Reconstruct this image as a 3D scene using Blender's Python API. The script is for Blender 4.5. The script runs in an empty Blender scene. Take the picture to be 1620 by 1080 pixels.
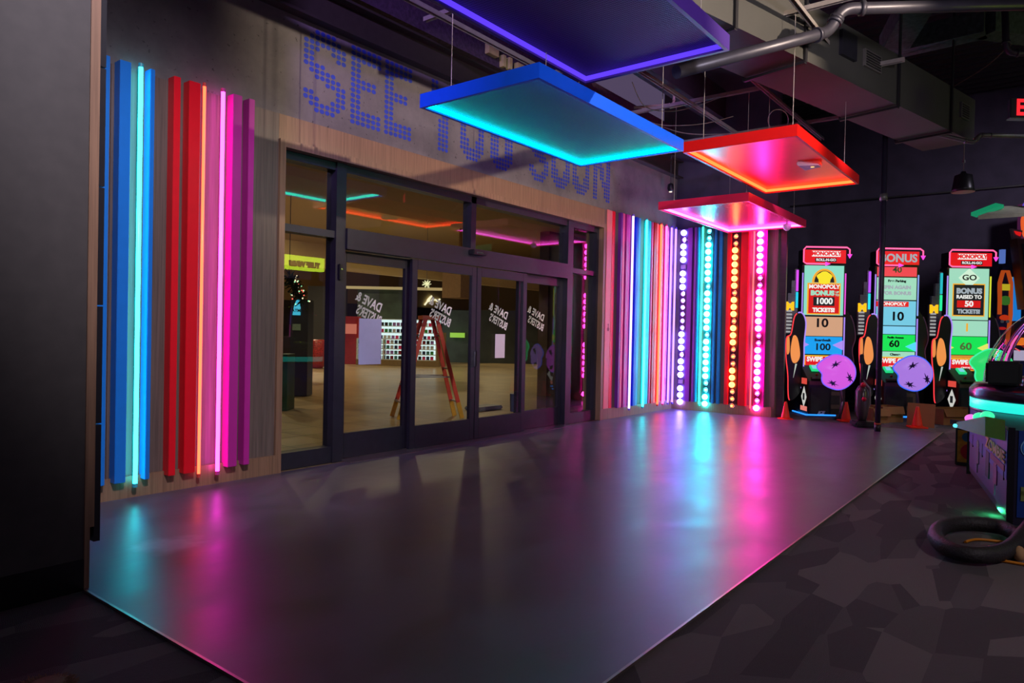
import bpy, bmesh, math, random
from mathutils import Vector, Matrix
random.seed(11)
R = math.radians
scn = bpy.context.scene
COL = scn.collection

# ------------------------------------------------------------------ camera
CAM_F, CAM_YAW, CAM_PITCH, CAM_ROLL = 1115.05, 0.908268, -0.0122345, 0.0206317
CAM = Vector((0, -5.7435, 1.35))
_f = Vector((math.sin(CAM_YAW)*math.cos(CAM_PITCH), math.cos(CAM_YAW)*math.cos(CAM_PITCH), math.sin(CAM_PITCH)))
_r = Vector((math.cos(CAM_YAW), -math.sin(CAM_YAW), 0))
_u = _r.cross(_f)
_c, _s = math.cos(CAM_ROLL), math.sin(CAM_ROLL)
CR = _c*_r + _s*_u
CU = -_s*_r + _c*_u
cd = bpy.data.cameras.new('camera'); cam = bpy.data.objects.new('camera', cd); COL.objects.link(cam)
cd.sensor_width = 36; cd.lens = 36*CAM_F/1620; cd.clip_start = 0.05; cd.clip_end = 300
M = Matrix((( CR.x, CU.x, -_f.x), (CR.y, CU.y, -_f.y), (CR.z, CU.z, -_f.z)))
cam.matrix_world = Matrix.Translation(CAM) @ M.to_4x4()
scn.camera = cam

def at(px, py, ax, val):
    """point where the sight line of a photograph pixel meets the plane axis=val (0 x, 1 y, 2 z)"""
    d = _f + CR*((px-810)/CAM_F) + CU*((540-py)/CAM_F)
    t = (val-CAM[ax])/d[ax]
    return CAM + d*t
def atd(px, py, depth):
    return CAM + (_f + CR*((px-810)/CAM_F) + CU*((540-py)/CAM_F))*depth

# ------------------------------------------------------------------ colour management, world
scn.view_settings.view_transform = 'Standard'
scn.view_settings.look = 'None'
scn.view_settings.exposure = 0.0
scn.view_settings.gamma = 1.0
scn.view_settings.use_curve_mapping = False
w = bpy.data.worlds.new('world'); scn.world = w; w.use_nodes = True
w.node_tree.nodes['Background'].inputs[0].default_value = (0.58, 0.42, 0.80, 1)
w.node_tree.nodes['Background'].inputs[1].default_value = 0.14

def lamp(name, kind, loc, target, energy, color, size=0.1, spot=60, blend=0.6):
    ld = bpy.data.lights.new(name, kind); o = bpy.data.objects.new(name, ld); COL.objects.link(o)
    o.location = loc
    ld.energy = energy; ld.color = color
    if kind == 'SPOT':
        ld.spot_size = R(spot); ld.spot_blend = blend; ld.shadow_soft_size = size
    elif kind == 'AREA':
        ld.size = size
    else:
        ld.shadow_soft_size = size
    o.rotation_euler = (Vector(target)-Vector(loc)).to_track_quat('-Z', 'Y').to_euler()
    return o
# the arcade's sign spot and dim house lights, with unseen fill spots added
lamp('wall_sign_spot', 'SPOT', (6.0, -7.8, 4.6), (6.6, 0, 3.75), 1500, (1.0, 0.80, 0.62), 0.04, 50, 0.45)
lamp('slat_fill', 'SPOT', (1.0, -5.2, 5.0), (2.9, 0, 1.35), 1000, (0.92, 0.82, 1.0), 0.15, 46, 0.8)  # unseen spot added to brighten the left slats
lamp('slat_fill_far', 'SPOT', (8.2, -4.4, 4.2), (11.3, 0, 1.7), 420, (0.9, 0.8, 1.0), 0.15, 40, 0.8)  # unseen spot added to brighten the slats by the corner
lamp('panel_fill', 'SPOT', (0.0, -8.5, 2.6), (7.5, -2.2, 3.25), 1500, (0.95, 0.86, 1.0), 0.3, 44, 0.8)  # unseen spot added to brighten the panel frames
lamp('house_light', 'SPOT', (3.0, -10.0, 5.6), (7.0, -6.0, 0), 420, (0.96, 0.82, 0.90), 0.3, 95, 0.9)
lamp('house_light_far', 'SPOT', (12.0, -8.0, 5.6), (16.0, -5.0, 1.6), 480, (0.85, 0.78, 1.0), 0.3, 100, 0.9)
lamp('violet_wall_fill', 'SPOT', (-0.5, -3.4, 5.3), (3.4, 0, 3.95), 1300, (0.50, 0.30, 1.0), 0.1, 60, 0.8)  # added spot standing in for the purple panel's light on the concrete
lamp('violet_far_fill', 'SPOT', (8.6, -2.0, 5.9), (11.2, 0.0, 4.0), 110, (0.55, 0.30, 1.0), 0.1, 60, 0.8)  # second violet spot added, for the far end of the concrete
# the mall's ceiling downlights beyond the glass
for i, (x, y, e) in enumerate([(6, 5, 260), (11, 6, 300), (10, 12, 1000), (17, 9, 700), (16, 18, 1500), (24, 14, 900), (22, 24, 1500), (14, 26, 900)]):
    lamp('mall_downlight', 'SPOT', (x, y, 5.9), (x, y, 0), e, (1.0, 0.82, 0.50), 0.10, 150, 0.6)

# ------------------------------------------------------------------ materials
def lin(c):
    return tuple(((v/255)/12.92 if v/255 <= 0.04045 else ((v/255+0.055)/1.055)**2.4) for v in c)
MATS = {}
def mat(name, rgb, rough=0.5, metal=0.0, noise=0.12, scale=12, bump=0.0, spec=0.5, stretch=(1, 1, 1)):
    """paint/plastic/metal with a little procedural variation; rgb in 0-255 display values"""
    if name in MATS: return MATS[name]
    m = bpy.data.materials.new(name); m.use_nodes = True; nt = m.node_tree; b = nt.nodes['Principled BSDF']
    b.inputs['Roughness'].default_value = rough; b.inputs['Metallic'].default_value = metal
    b.inputs['Specular IOR Level'].default_value = spec
    c = lin(rgb)
    tc = nt.nodes.new('ShaderNodeTexCoord'); mp = nt.nodes.new('ShaderNodeMapping'); mp.inputs['Scale'].default_value = stretch
    nt.links.new(tc.outputs['Object'], mp.inputs['Vector'])
    n = nt.nodes.new('ShaderNodeTexNoise'); n.inputs['Scale'].default_value = scale; n.inputs['Detail'].default_value = 5
    nt.links.new(mp.outputs[0], n.inputs['Vector'])
    r = nt.nodes.new('ShaderNodeValToRGB')
    r.color_ramp.elements[0].position = 0.3; r.color_ramp.elements[1].position = 0.7
    r.color_ramp.elements[0].color = (*[v*(1-noise) for v in c], 1)
    r.color_ramp.elements[1].color = (*[min(1, v*(1+noise)) for v in c], 1)
    nt.links.new(n.outputs[0], r.inputs[0]); nt.links.new(r.outputs[0], b.inputs['Base Color'])
    if bump:
        bp = nt.nodes.new('ShaderNodeBump'); bp.inputs['Strength'].default_value = bump; bp.inputs['Distance'].default_value = 0.01
        nt.links.new(n.outputs[0], bp.inputs['Height']); nt.links.new(bp.outputs[0], b.inputs['Normal'])
    MATS[name] = m; return m
def glow(name, rgb, strength=1.0):
    if name in MATS: return MATS[name]
    m = bpy.data.materials.new(name); m.use_nodes = True; nt = m.node_tree; b = nt.nodes['Principled BSDF']
    c = lin(rgb) if max(rgb) > 1.001 else rgb
    b.inputs['Base Color'].default_value = (*[v*0.2 for v in c], 1)
    b.inputs['Emission Color'].default_value = (*c, 1); b.inputs['Emission Strength'].default_value = strength
    b.inputs['Roughness'].default_value = 0.3
    MATS[name] = m; return m
def screen(rgb, s=1.12):  # emissive colour, also given to art and trim that are no screens
    return glow('screen_%d_%d_%d' % tuple(rgb), rgb, s)

def node_mat(name):
    m = bpy.data.materials.new(name); m.use_nodes = True; MATS[name] = m
    return m, m.node_tree, m.node_tree.nodes['Principled BSDF']

# wood veneer with fine vertical grain
def wood(name, a, b_):
    m, nt, b = node_mat(name)
    tc = nt.nodes.new('ShaderNodeTexCoord'); mp = nt.nodes.new('ShaderNodeMapping'); mp.inputs['Scale'].default_value = (34, 34, 0.8)
    n = nt.nodes.new('ShaderNodeTexNoise'); n.inputs['Scale'].default_value = 1.6; n.inputs['Detail'].default_value = 6; n.inputs['Roughness'].default_value = 0.65
    r = nt.nodes.new('ShaderNodeValToRGB'); r.color_ramp.elements[0].position = 0.32; r.color_ramp.elements[1].position = 0.68
    r.color_ramp.elements[0].color = (*lin(a), 1); r.color_ramp.elements[1].color = (*lin(b_), 1)
    nt.links.new(tc.outputs['Object'], mp.inputs[0]); nt.links.new(mp.outputs[0], n.inputs[0]); nt.links.new(n.outputs[0], r.inputs[0])
    nt.links.new(r.outputs[0], b.inputs['Base Color']); b.inputs['Roughness'].default_value = 0.45
    return m
WOOD = wood('oak_veneer', (88, 76, 68), (118, 102, 92))
WOOD2 = wood('oak_trim', (118, 90, 68), (152, 118, 90))

# board-marked concrete
CONC, nt, b = node_mat('concrete')
tc = nt.nodes.new('ShaderNodeTexCoord')
n1 = nt.nodes.new('ShaderNodeTexNoise'); n1.inputs['Scale'].default_value = 1.3; n1.inputs['Detail'].default_value = 8; n1.inputs['Roughness'].default_value = 0.7
n2 = nt.nodes.new('ShaderNodeTexNoise'); n2.inputs['Scale'].default_value = 22; n2.inputs['Detail'].default_value = 4
r1 = nt.nodes.new('ShaderNodeValToRGB'); r1.color_ramp.elements[0].position = 0.3; r1.color_ramp.elements[1].position = 0.72
r1.color_ramp.elements[0].color = (*lin((92, 88, 88)), 1); r1.color_ramp.elements[1].color = (*lin((130, 124, 120)), 1)
r2 = nt.nodes.new('ShaderNodeValToRGB'); r2.color_ramp.elements[0].position = 0.27; r2.color_ramp.elements[1].position = 0.36
r2.color_ramp.elements[0].color = (0.25, 0.25, 0.25, 1); r2.color_ramp.elements[1].color = (1, 1, 1, 1)
mx = nt.nodes.new('ShaderNodeMixRGB'); mx.blend_type = 'MULTIPLY'; mx.inputs[0].default_value = 1
bp = nt.nodes.new('ShaderNodeBump'); bp.inputs['Strength'].default_value = 0.3; bp.inputs['Distance'].default_value = 0.01
for a_, b2 in ((tc.outputs['Object'], n1.inputs[0]), (tc.outputs['Object'], n2.inputs[0]), (n1.outputs[0], r1.inputs[0]), (n2.outputs[0], r2.inputs[0]),
               (r1.outputs[0], mx.inputs[1]), (r2.outputs[0], mx.inputs[2]), (mx.outputs[0], b.inputs['Base Color']), (r2.outputs[0], bp.inputs['Height']), (bp.outputs[0], b.inputs['Normal'])):
    nt.links.new(a_, b2)
b.inputs['Roughness'].default_value = 0.8

# satin dark vinyl
VINYL, nt, b = node_mat('vinyl')
tc = nt.nodes.new('ShaderNodeTexCoord')
mp = nt.nodes.new('ShaderNodeMapping'); mp.inputs['Scale'].default_value = (1, 1.7, 1)
n1 = nt.nodes.new('ShaderNodeTexNoise'); n1.inputs['Scale'].default_value = 1.6; n1.inputs['Detail'].default_value = 9; n1.inputs['Roughness'].default_value = 0.62; n1.inputs['Distortion'].default_value = 0.6
r1 = nt.nodes.new('ShaderNodeValToRGB'); r1.color_ramp.elements[0].position = 0.32; r1.color_ramp.elements[1].position = 0.7
r1.color_ramp.elements[0].color = (*lin((70, 60, 76)), 1); r1.color_ramp.elements[1].color = (*lin((90, 78, 98)), 1)
r2 = nt.nodes.new('ShaderNodeMapRange'); r2.inputs[1].default_value = 0.3; r2.inputs[2].default_value = 0.7; r2.inputs[3].default_value = 0.30; r2.inputs[4].default_value = 0.42
bp = nt.nodes.new('ShaderNodeBump'); bp.inputs['Strength'].default_value = 0.12; bp.inputs['Distance'].default_value = 0.01
n3 = nt.nodes.new('ShaderNodeTexNoise'); n3.inputs['Scale'].default_value = 5; n3.inputs['Detail'].default_value = 4
for a_, b2 in ((tc.outputs['Object'], mp.inputs[0]), (mp.outputs[0], n1.inputs[0]), (mp.outputs[0], n3.inputs[0]), (n1.outputs[0], r1.inputs[0]), (n1.outputs[0], r2.inputs[0]), (r1.outputs[0], b.inputs['Base Color']),
               (r2.outputs[0], b.inputs['Roughness']), (n3.outputs[0], bp.inputs['Height']), (bp.outputs[0], b.inputs['Normal'])):
    nt.links.new(a_, b2)
b.inputs['Specular IOR Level'].default_value = 0.9

# a dried wipe mark left on the vinyl
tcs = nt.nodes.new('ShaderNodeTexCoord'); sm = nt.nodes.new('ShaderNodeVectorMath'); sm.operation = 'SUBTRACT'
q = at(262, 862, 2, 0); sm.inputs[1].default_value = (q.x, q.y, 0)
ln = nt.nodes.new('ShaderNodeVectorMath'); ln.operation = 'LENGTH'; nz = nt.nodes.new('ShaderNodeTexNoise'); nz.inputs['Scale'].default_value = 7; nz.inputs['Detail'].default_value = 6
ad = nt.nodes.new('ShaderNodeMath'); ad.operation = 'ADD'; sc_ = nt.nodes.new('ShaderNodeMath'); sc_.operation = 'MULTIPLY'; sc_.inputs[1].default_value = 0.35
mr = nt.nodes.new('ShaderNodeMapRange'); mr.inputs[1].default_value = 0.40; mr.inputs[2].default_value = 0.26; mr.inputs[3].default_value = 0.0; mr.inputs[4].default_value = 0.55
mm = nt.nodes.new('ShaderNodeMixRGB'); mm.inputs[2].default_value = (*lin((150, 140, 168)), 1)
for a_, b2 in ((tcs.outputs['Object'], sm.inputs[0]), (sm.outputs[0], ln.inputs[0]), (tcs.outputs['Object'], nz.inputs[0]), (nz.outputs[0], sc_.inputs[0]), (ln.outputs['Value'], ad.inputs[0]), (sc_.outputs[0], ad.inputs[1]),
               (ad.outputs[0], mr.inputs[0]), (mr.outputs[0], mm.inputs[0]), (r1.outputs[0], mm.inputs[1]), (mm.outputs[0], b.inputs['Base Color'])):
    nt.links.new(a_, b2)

# patterned carpet: angular facets of three dark greys, each with its own fine hatch
CARPET, nt, b = node_mat('carpet')
tc = nt.nodes.new('ShaderNodeTexCoord')
mp = nt.nodes.new('ShaderNodeMapping'); mp.inputs['Scale'].default_value = (2.1, 5.8, 1); mp.inputs['Rotation'].default_value = (0, 0, 0.5)
v = nt.nodes.new('ShaderNodeTexVoronoi'); v.inputs['Scale'].default_value = 1.0; v.distance = 'EUCLIDEAN'
sp = nt.nodes.new('ShaderNodeSeparateColor')
r1 = nt.nodes.new('ShaderNodeValToRGB'); r1.color_ramp.interpolation = 'CONSTANT'
r1.color_ramp.elements[0].color = (*lin((88, 82, 82)), 1); r1.color_ramp.elements[1].position = 0.35; r1.color_ramp.elements[1].color = (*lin((102, 95, 94)), 1)
e = r1.color_ramp.elements.new(0.7); e.color = (*lin((118, 110, 107)), 1)
wv = nt.nodes.new('ShaderNodeTexWave'); wv.inputs['Scale'].default_value = 48; wv.inputs['Distortion'].default_value = 6; wv.inputs['Detail'].default_value = 3
ph = nt.nodes.new('ShaderNodeVectorRotate'); ph.rotation_type = 'Z_AXIS'
ml = nt.nodes.new('ShaderNodeMath'); ml.operation = 'MULTIPLY'; ml.inputs[1].default_value = 6.28
r2 = nt.nodes.new('ShaderNodeMapRange'); r2.inputs[3].default_value = 0.9; r2.inputs[4].default_value = 1.08
mx = nt.nodes.new('ShaderNodeMixRGB'); mx.blend_type = 'MULTIPLY'; mx.inputs[0].default_value = 1
bp = nt.nodes.new('ShaderNodeBump'); bp.inputs['Strength'].default_value = 0.4; bp.inputs['Distance'].default_value = 0.01
for a_, b2 in ((tc.outputs['Object'], mp.inputs[0]), (mp.outputs[0], v.inputs[0]), (v.outputs['Color'], sp.inputs[0]), (sp.outputs[0], r1.inputs[0]),
               (tc.outputs['Object'], ph.inputs['Vector']), (sp.outputs[1], ml.inputs[0]), (ml.outputs[0], ph.inputs['Angle']), (ph.outputs[0], wv.inputs[0]), (wv.outputs[0], r2.inputs[0]),
               (r1.outputs[0], mx.inputs[1]), (r2.outputs[0], mx.inputs[2]), (mx.outputs[0], b.inputs['Base Color']), (wv.outputs[0], bp.inputs['Height']), (bp.outputs[0], b.inputs['Normal'])):
    nt.links.new(a_, b2)
b.inputs['Roughness'].default_value = 0.92; b.inputs['Specular IOR Level'].default_value = 0.15

# mall floor tile
TILE, nt, b = node_mat('mall_tile')
tc = nt.nodes.new('ShaderNodeTexCoord')
br = nt.nodes.new('ShaderNodeTexBrick'); br.offset = 0; br.inputs['Scale'].default_value = 1; br.inputs['Mortar Size'].default_value = 0.012
br.inputs['Brick Width'].default_value = 0.6; br.inputs['Row Height'].default_value = 0.6
br.inputs['Color1'].default_value = (*lin((150, 128, 92)), 1); br.inputs['Color2'].default_value = (*lin((128, 108, 80)), 1); br.inputs['Mortar'].default_value = (*lin((80, 68, 52)), 1)
nt.links.new(tc.outputs['Object'], br.inputs[0]); nt.links.new(br.outputs[0], b.inputs['Base Color']); b.inputs['Roughness'].default_value = 0.28

# pane glass: clear with a Fresnel reflection
def thin_glass(name, tint, rough, f0):
    m = bpy.data.materials.new(name); m.use_nodes = True; nt = m.node_tree
    for n in list(nt.nodes): nt.nodes.remove(n)
    N = nt.nodes.new
    out = N('ShaderNodeOutputMaterial'); tr = N('ShaderNodeBsdfTransparent'); gl = N('ShaderNodeBsdfGlossy'); mi = N('ShaderNodeMixShader')
    ge = N('ShaderNodeNewGeometry'); dt = N('ShaderNodeVectorMath'); dt.operation = 'DOT_PRODUCT'
    def mth(op, a, b_):
        q = N('ShaderNodeMath'); q.operation = op
        for k, v in ((0, a), (1, b_)):
            if v is None: continue
            if isinstance(v, (int, float)): q.inputs[k].default_value = v
            else: nt.links.new(v, q.inputs[k])
        return q.outputs[0]
    nt.links.new(ge.outputs['Normal'], dt.inputs[0]); nt.links.new(ge.outputs['Incoming'], dt.inputs[1])
    c = mth('ABSOLUTE', dt.outputs['Value'], None)
    f = mth('ADD', mth('MULTIPLY', mth('POWER', mth('SUBTRACT', 1.0, c), 5.0), 1-f0), f0)
    tr.inputs[0].default_value = (*tint, 1); gl.inputs['Roughness'].default_value = rough
    nt.links.new(f, mi.inputs[0]); nt.links.new(tr.outputs[0], mi.inputs[1]); nt.links.new(gl.outputs[0], mi.inputs[2]); nt.links.new(mi.outputs[0], out.inputs[0])
    return m
GLASS = thin_glass('pane_glass', (0.93, 0.95, 0.93), 0.0, 0.045)

# honeycomb panel infill
def honey(name, rgb, rough, metal, depth=0.5):
    m, nt, b = node_mat(name)
    tc = nt.nodes.new('ShaderNodeTexCoord')
    mp = nt.nodes.new('ShaderNodeMapping'); mp.inputs['Scale'].default_value = (38, 66, 1)
    v = nt.nodes.new('ShaderNodeTexVoronoi'); v.feature = 'DISTANCE_TO_EDGE'; v.inputs['Scale'].default_value = 1; v.inputs['Randomness'].default_value = 0.0
    bp = nt.nodes.new('ShaderNodeBump'); bp.inputs['Strength'].default_value = depth; bp.inputs['Distance'].default_value = 0.01; bp.invert = True
    r = nt.nodes.new('ShaderNodeMapRange'); r.inputs[1].default_value = 0.05; r.inputs[2].default_value = 0.2; r.inputs[3].default_value = 1.0; r.inputs[4].default_value = 0.55
    mx = nt.nodes.new('ShaderNodeMixRGB'); mx.blend_type = 'MULTIPLY'; mx.inputs[0].default_value = 1; mx.inputs[1].default_value = (*lin(rgb), 1)
    nt.links.new(tc.outputs['Object'], mp.inputs[0]); nt.links.new(mp.outputs[0], v.inputs[0]); nt.links.new(v.outputs[0], r.inputs[0])
    nt.links.new(r.outputs[0], mx.inputs[2]); nt.links.new(mx.outputs[0], b.inputs['Base Color'])
    nt.links.new(v.outputs[0], bp.inputs['Height']); nt.links.new(bp.outputs[0], b.inputs['Normal'])
    b.inputs['Roughness'].default_value = rough; b.inputs['Metallic'].default_value = metal
    return m

BLACK = mat('black_satin', (26, 25, 30), 0.35)
FRAME = mat('anodised_frame', (44, 42, 52), 0.38, 0.2)
DARKWALL = mat('dark_wall', (74, 66, 84), 0.7, noise=0.2, scale=3)
PILLAR = mat('charcoal_laminate', (66, 62, 58), 0.6)
DECK = mat('ceiling_deck', (26, 25, 30), 0.8)
GALV = mat('galvanised', (112, 112, 108), 0.45, 0.5, noise=0.15, scale=6)
DUCT = mat('duct_paint', (70, 69, 66), 0.6, noise=0.1, scale=2)
PIPE = mat('pipe_grey', (62, 60, 70), 0.4, 0.3)
STRUT = mat('strut_steel', (150, 142, 138), 0.5, 0.1)
WHITE = mat('white_plastic', (225, 225, 225), 0.4)
CHROME = mat('chrome', (210, 210, 215), 0.15, 1.0)

# ------------------------------------------------------------------ mesh building
class MB:
    def __init__(s): s.v = []; s.f = []
    def add(s, vs, fs):
        k = len(s.v); s.v += [tuple(q) for q in vs]; s.f += [tuple(k+i for i in f) for f in fs]; return s
    def box(s, lo, hi):
        (a, b, c), (d, e, f) = lo, hi
        return s.add([(a,b,c),(d,b,c),(d,e,c),(a,e,c),(a,b,f),(d,b,f),(d,e,f),(a,e,f)],
                     [(3,2,1,0),(4,5,6,7),(0,1,5,4),(1,2,6,5),(2,3,7,6),(3,0,4,7)])
    def bar(s, p, q, w, h, up=(0, 0, 1)):
        p, q = Vector(p), Vector(q); d = (q-p).normalized(); up = Vector(up)
        x = d.cross(up)
        if x.length < 1e-4: x = d.cross(Vector((0, 1, 0)))
        x.normalize(); z = x.cross(d)
        vs = [e + x*(sx*w/2) + z*(sz*h/2) for e in (p, q) for sx, sz in ((-1,-1),(1,-1),(1,1),(-1,1))]
        return s.add(vs, [(0,1,2,3),(7,6,5,4),(0,4,5,1),(1,5,6,2),(2,6,7,3),(3,7,4,0)])
    def tube(s, pts, r, n=10, cap=True):
        pts = [Vector(p) for p in pts]; rings = []; k0 = len(s.v)
        rr = r if isinstance(r, (list, tuple)) else [r]*len(pts)
        ref = None
        for i, p in enumerate(pts):
            d = (pts[min(i+1, len(pts)-1)]-pts[max(i-1, 0)]).normalized()
            if ref is None or abs(ref.dot(d)) > 0.95:
                ref = Vector((0, 0, 1)) if abs(d.z) < 0.9 else Vector((0, 1, 0))
            x = d.cross(ref).normalized(); y = x.cross(d); ref = y
            s.v += [tuple(p + (x*math.cos(2*math.pi*j/n)+y*math.sin(2*math.pi*j/n))*rr[i]) for j in range(n)]
        for i in range(len(pts)-1):
            for j in range(n):
                a = k0+i*n+j; b = k0+i*n+(j+1) % n
                s.f.append((a, b, b+n, a+n))
        if cap:
            s.f.append(tuple(k0+j for j in range(n))[::-1]); s.f.append(tuple(k0+(len(pts)-1)*n+j for j in range(n)))
        return s
    def lathe(s, c, prof, n=20, axis='z'):
        k0 = len(s.v); c = Vector(c)
        for r, h in prof:
            for j in range(n):
                a = 2*math.pi*j/n; p = (r*math.cos(a), r*math.sin(a), h)
                if axis == 'y': p = (r*math.cos(a), h, r*math.sin(a))
                if axis == 'x': p = (h, r*math.cos(a), r*math.sin(a))
                s.v.append(tuple(c+Vector(p)))
        for i in range(len(prof)-1):
            for j in range(n):
                a = k0+i*n+j; b = k0+i*n+(j+1) % n
                s.f.append((a, b, b+n, a+n))
        s.f.append(tuple(k0+j for j in range(n))[::-1]); s.f.append(tuple(k0+(len(prof)-1)*n+j for j in range(n)))
        return s
    def ball(s, c, r, n=12, m=8, sc=(1, 1, 1)):
        prof = [(max(1e-4, r*math.sin(math.pi*i/m)), -r*math.cos(math.pi*i/m)) for i in range(m+1)]
        k0 = len(s.v); s.lathe((0, 0, 0), prof, n)
        for i in range(k0, len(s.v)):
            v = s.v[i]; s.v[i] = (c[0]+v[0]*sc[0], c[1]+v[1]*sc[1], c[2]+v[2]*sc[2])
        return s
    def prism(s, poly, h0, h1, axis='z'):
        """extrude a 2-D outline; axis y: outline is x,z; axis x: outline is y,z"""
        n = len(poly)
        def P(a, b, h): return (a, b, h) if axis == 'z' else ((a, h, b) if axis == 'y' else (h, a, b))
        s.add([P(a, b, h0) for a, b in poly]+[P(a, b, h1) for a, b in poly],
              [tuple(range(n)), tuple(range(2*n-1, n-1, -1))]+[(i, i+n, (i+1) % n+n, (i+1) % n) for i in range(n)])
        return s
    def build(s, name, m, parent=None, smooth=False, bevel=0):
        me = bpy.data.meshes.new(name); me.from_pydata(s.v, [], s.f); me.update()
        bm = bmesh.new(); bm.from_mesh(me); bmesh.ops.recalc_face_normals(bm, faces=bm.faces)
        if bevel:
            bmesh.ops.bevel(bm, geom=[e for e in bm.edges if e.is_manifold and e.calc_face_angle(0) > 0.6], offset=bevel, segments=2, affect='EDGES', clamp_overlap=True)
        bm.to_mesh(me); bm.free()
        if m: me.materials.append(m)
        o = bpy.data.objects.new(name, me); COL.objects.link(o)
        if parent: o.parent = parent
        if smooth:
            for p in me.polygons: p.use_smooth = len(p.vertices) < 8
        return o
def tag(o, label, cat, group=None, kind=None):
    o['label'] = label; o['category'] = cat
    if group: o['group'] = group
    if kind: o['kind'] = kind
    return o
def struct(o):
    o['kind'] = 'structure'; return o
def empty(name, loc=(0, 0, 0), rz=0):
    o = bpy.data.objects.new(name, None); COL.objects.link(o); o.location = loc; o.rotation_euler = (0, 0, rz)
    o.empty_display_size = 0.1
    return o
def text(s, size, m, parent=None, loc=(0, 0, 0), rot=(R(90), 0, 0), depth=0.004, bold=0.0, name='lettering', sx=1.0, shear=0.0):
    c = bpy.data.curves.new('t', 'FONT'); c.body = s; c.size = size; c.extrude = depth; c.offset = bold; c.align_x = 'CENTER'; c.align_y = 'CENTER'; c.resolution_u = 3; c.shear = shear
    o = bpy.data.objects.new('t', c); COL.objects.link(o)
    dg = bpy.context.evaluated_depsgraph_get(); me = bpy.data.meshes.new_from_object(o.evaluated_get(dg)); me.name = name
    bpy.data.objects.remove(o); bpy.data.curves.remove(c)
    me.materials.clear(); me.materials.append(m)
    q = bpy.data.objects.new(name, me); COL.objects.link(q); q.location = loc; q.rotation_euler = rot; q.scale = (sx, 1, 1)
    if parent: q.parent = parent
    return q

# ------------------------------------------------------------------ room shell
X1 = 12.23          # wall with the bulb strips
VX0, VY = 1.50, -4.37
struct(MB().box((-8, -14, -0.12), (30, 0.0, -0.012)).build('floor', CARPET))
struct(MB().box((VX0, VY, -0.011), (X1, 0.0, 0.0)).build('vinyl_floor', VINYL))
TRIMM = mat('trim_metal', (176, 160, 150), 0.3, 0.8)
struct(MB().box((VX0-0.012, VY-0.012, -0.011), (VX0, -1.86, 0.002)).build('trim_1', TRIMM))
struct(MB().box((VX0, VY-0.012, -0.011), (X1+0.02, VY, 0.002)).build('trim_2', TRIMM))
struct(MB().box((X1, VY, -0.011), (X1+0.012, -1.86, 0.002)).build('trim_3', TRIMM))
struct(MB().box((-6, 0.0, -0.12), (45, 48, -0.005)).build('mall_floor', TILE))

DX0, DX1, DZ = 3.86, 9.62, 3.03      # portal opening
WT = 4.28
# concrete wall above, and around
struct(MB().box((-4, 0.0, 3.33), (X1+0.3, 0.30, WT)).build('wall_entrance', CONC))
struct(MB().box((-4, 0.03, 0.0), (DX0-0.06, 0.30, 3.33)).build('wall_entrance_left', mat('wall_core', (70, 60, 60), 0.7)))
struct(MB().box((DX1+0.06, 0.03, 0.0), (X1+0.3, 0.30, 3.33)).build('wall_entrance_right', MATS['wall_core']))
# oak veneer fields behind the slats, oak header and reveal around the opening
b1 = MB().box((-4, 0.0, 0.17), (DX0-0.06, 0.03, 3.33))
struct(b1.build('wall_panelling_left', WOOD))
struct(MB().box((DX1+0.06, 0.0, 0.17), (X1, 0.03, 3.33)).build('wall_panelling_right', WOOD))
struct(MB().box((DX0-0.06, -0.002, 3.10), (DX1+0.06, 0.03, 3.33)).build('wall_header', WOOD2))
pf = MB().box((DX0-0.06, -0.03, 0), (DX0, 0.3, 3.10)).box((DX1, -0.03, 0), (DX1+0.06, 0.3, 3.10)).box((DX0, -0.03, DZ), (DX1, 0.3, 3.10))
struct(pf.build('trim_4', WOOD2))
struct(MB().box((-4, -0.025, 0.0), (DX0-0.06, 0.03, 0.17)).build('baseboard_left', WOOD2))
struct(MB().box((DX1+0.06, -0.025, 0.0), (X1, 0.03, 0.17)).build('baseboard_entrance', WOOD2))

# end wall with bulb strips
struct(MB().box((X1, -1.86, 0.17), (X1+0.06, 0.0, 3.33)).build('wall_end', WOOD))
struct(MB().box((X1-0.025, -1.86, 0.0), (X1+0.06, 0.0, 0.17)).build('baseboard_end', WOOD2))
struct(MB().box((X1+0.0, -1.90, 0.0), (X1+0.16, -1.86, 3.35)).build('trim_5', WOOD))
struct(MB().box((X1+0.06, -1.86, 0.0), (X1+0.16, 0.3, 6.6)).build('wall_end_core', DARKWALL))
struct(MB().box((X1+0.08, -2.02, 0.0), (X1+0.13, -1.90, 3.35)).build('wall_end_return', mat('brushed_panel', (92, 88, 92), 0.3, 0.7, noise=0.1, scale=4, stretch=(1, 1, 8))))
struct(MB().box((17.6, -14, 0), (17.8, 0.3, 6.6)).build('wall_back', DARKWALL))
struct(MB().box((X1+0.16, 0.0, 0), (17.8, 0.3, 6.6)).build('wall_left', DARKWALL))
# soffit at the right
struct(MB().box((12.6, -9.5, 3.05), (15.6, -5.55, 4.1)).build('wall_soffit', mat('soffit', (92, 78, 76), 0.7)))
# ceiling: corrugated deck
cv = MB(); k = 0
xx = -8.0
prof = []
while xx < 30:
    prof += [(xx, 6.6), (xx+0.10, 6.6), (xx+0.14, 6.52), (xx+0.24, 6.52), (xx+0.28, 6.6)]; xx += 0.30
poly = prof+[(xx, 6.75), (-8, 6.75)]
cv.prism(poly, -14, 0.3, axis='y')
struct(cv.build('ceiling', mat('deck_metal', (44, 40, 46), 0.5, 0.3)))

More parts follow.
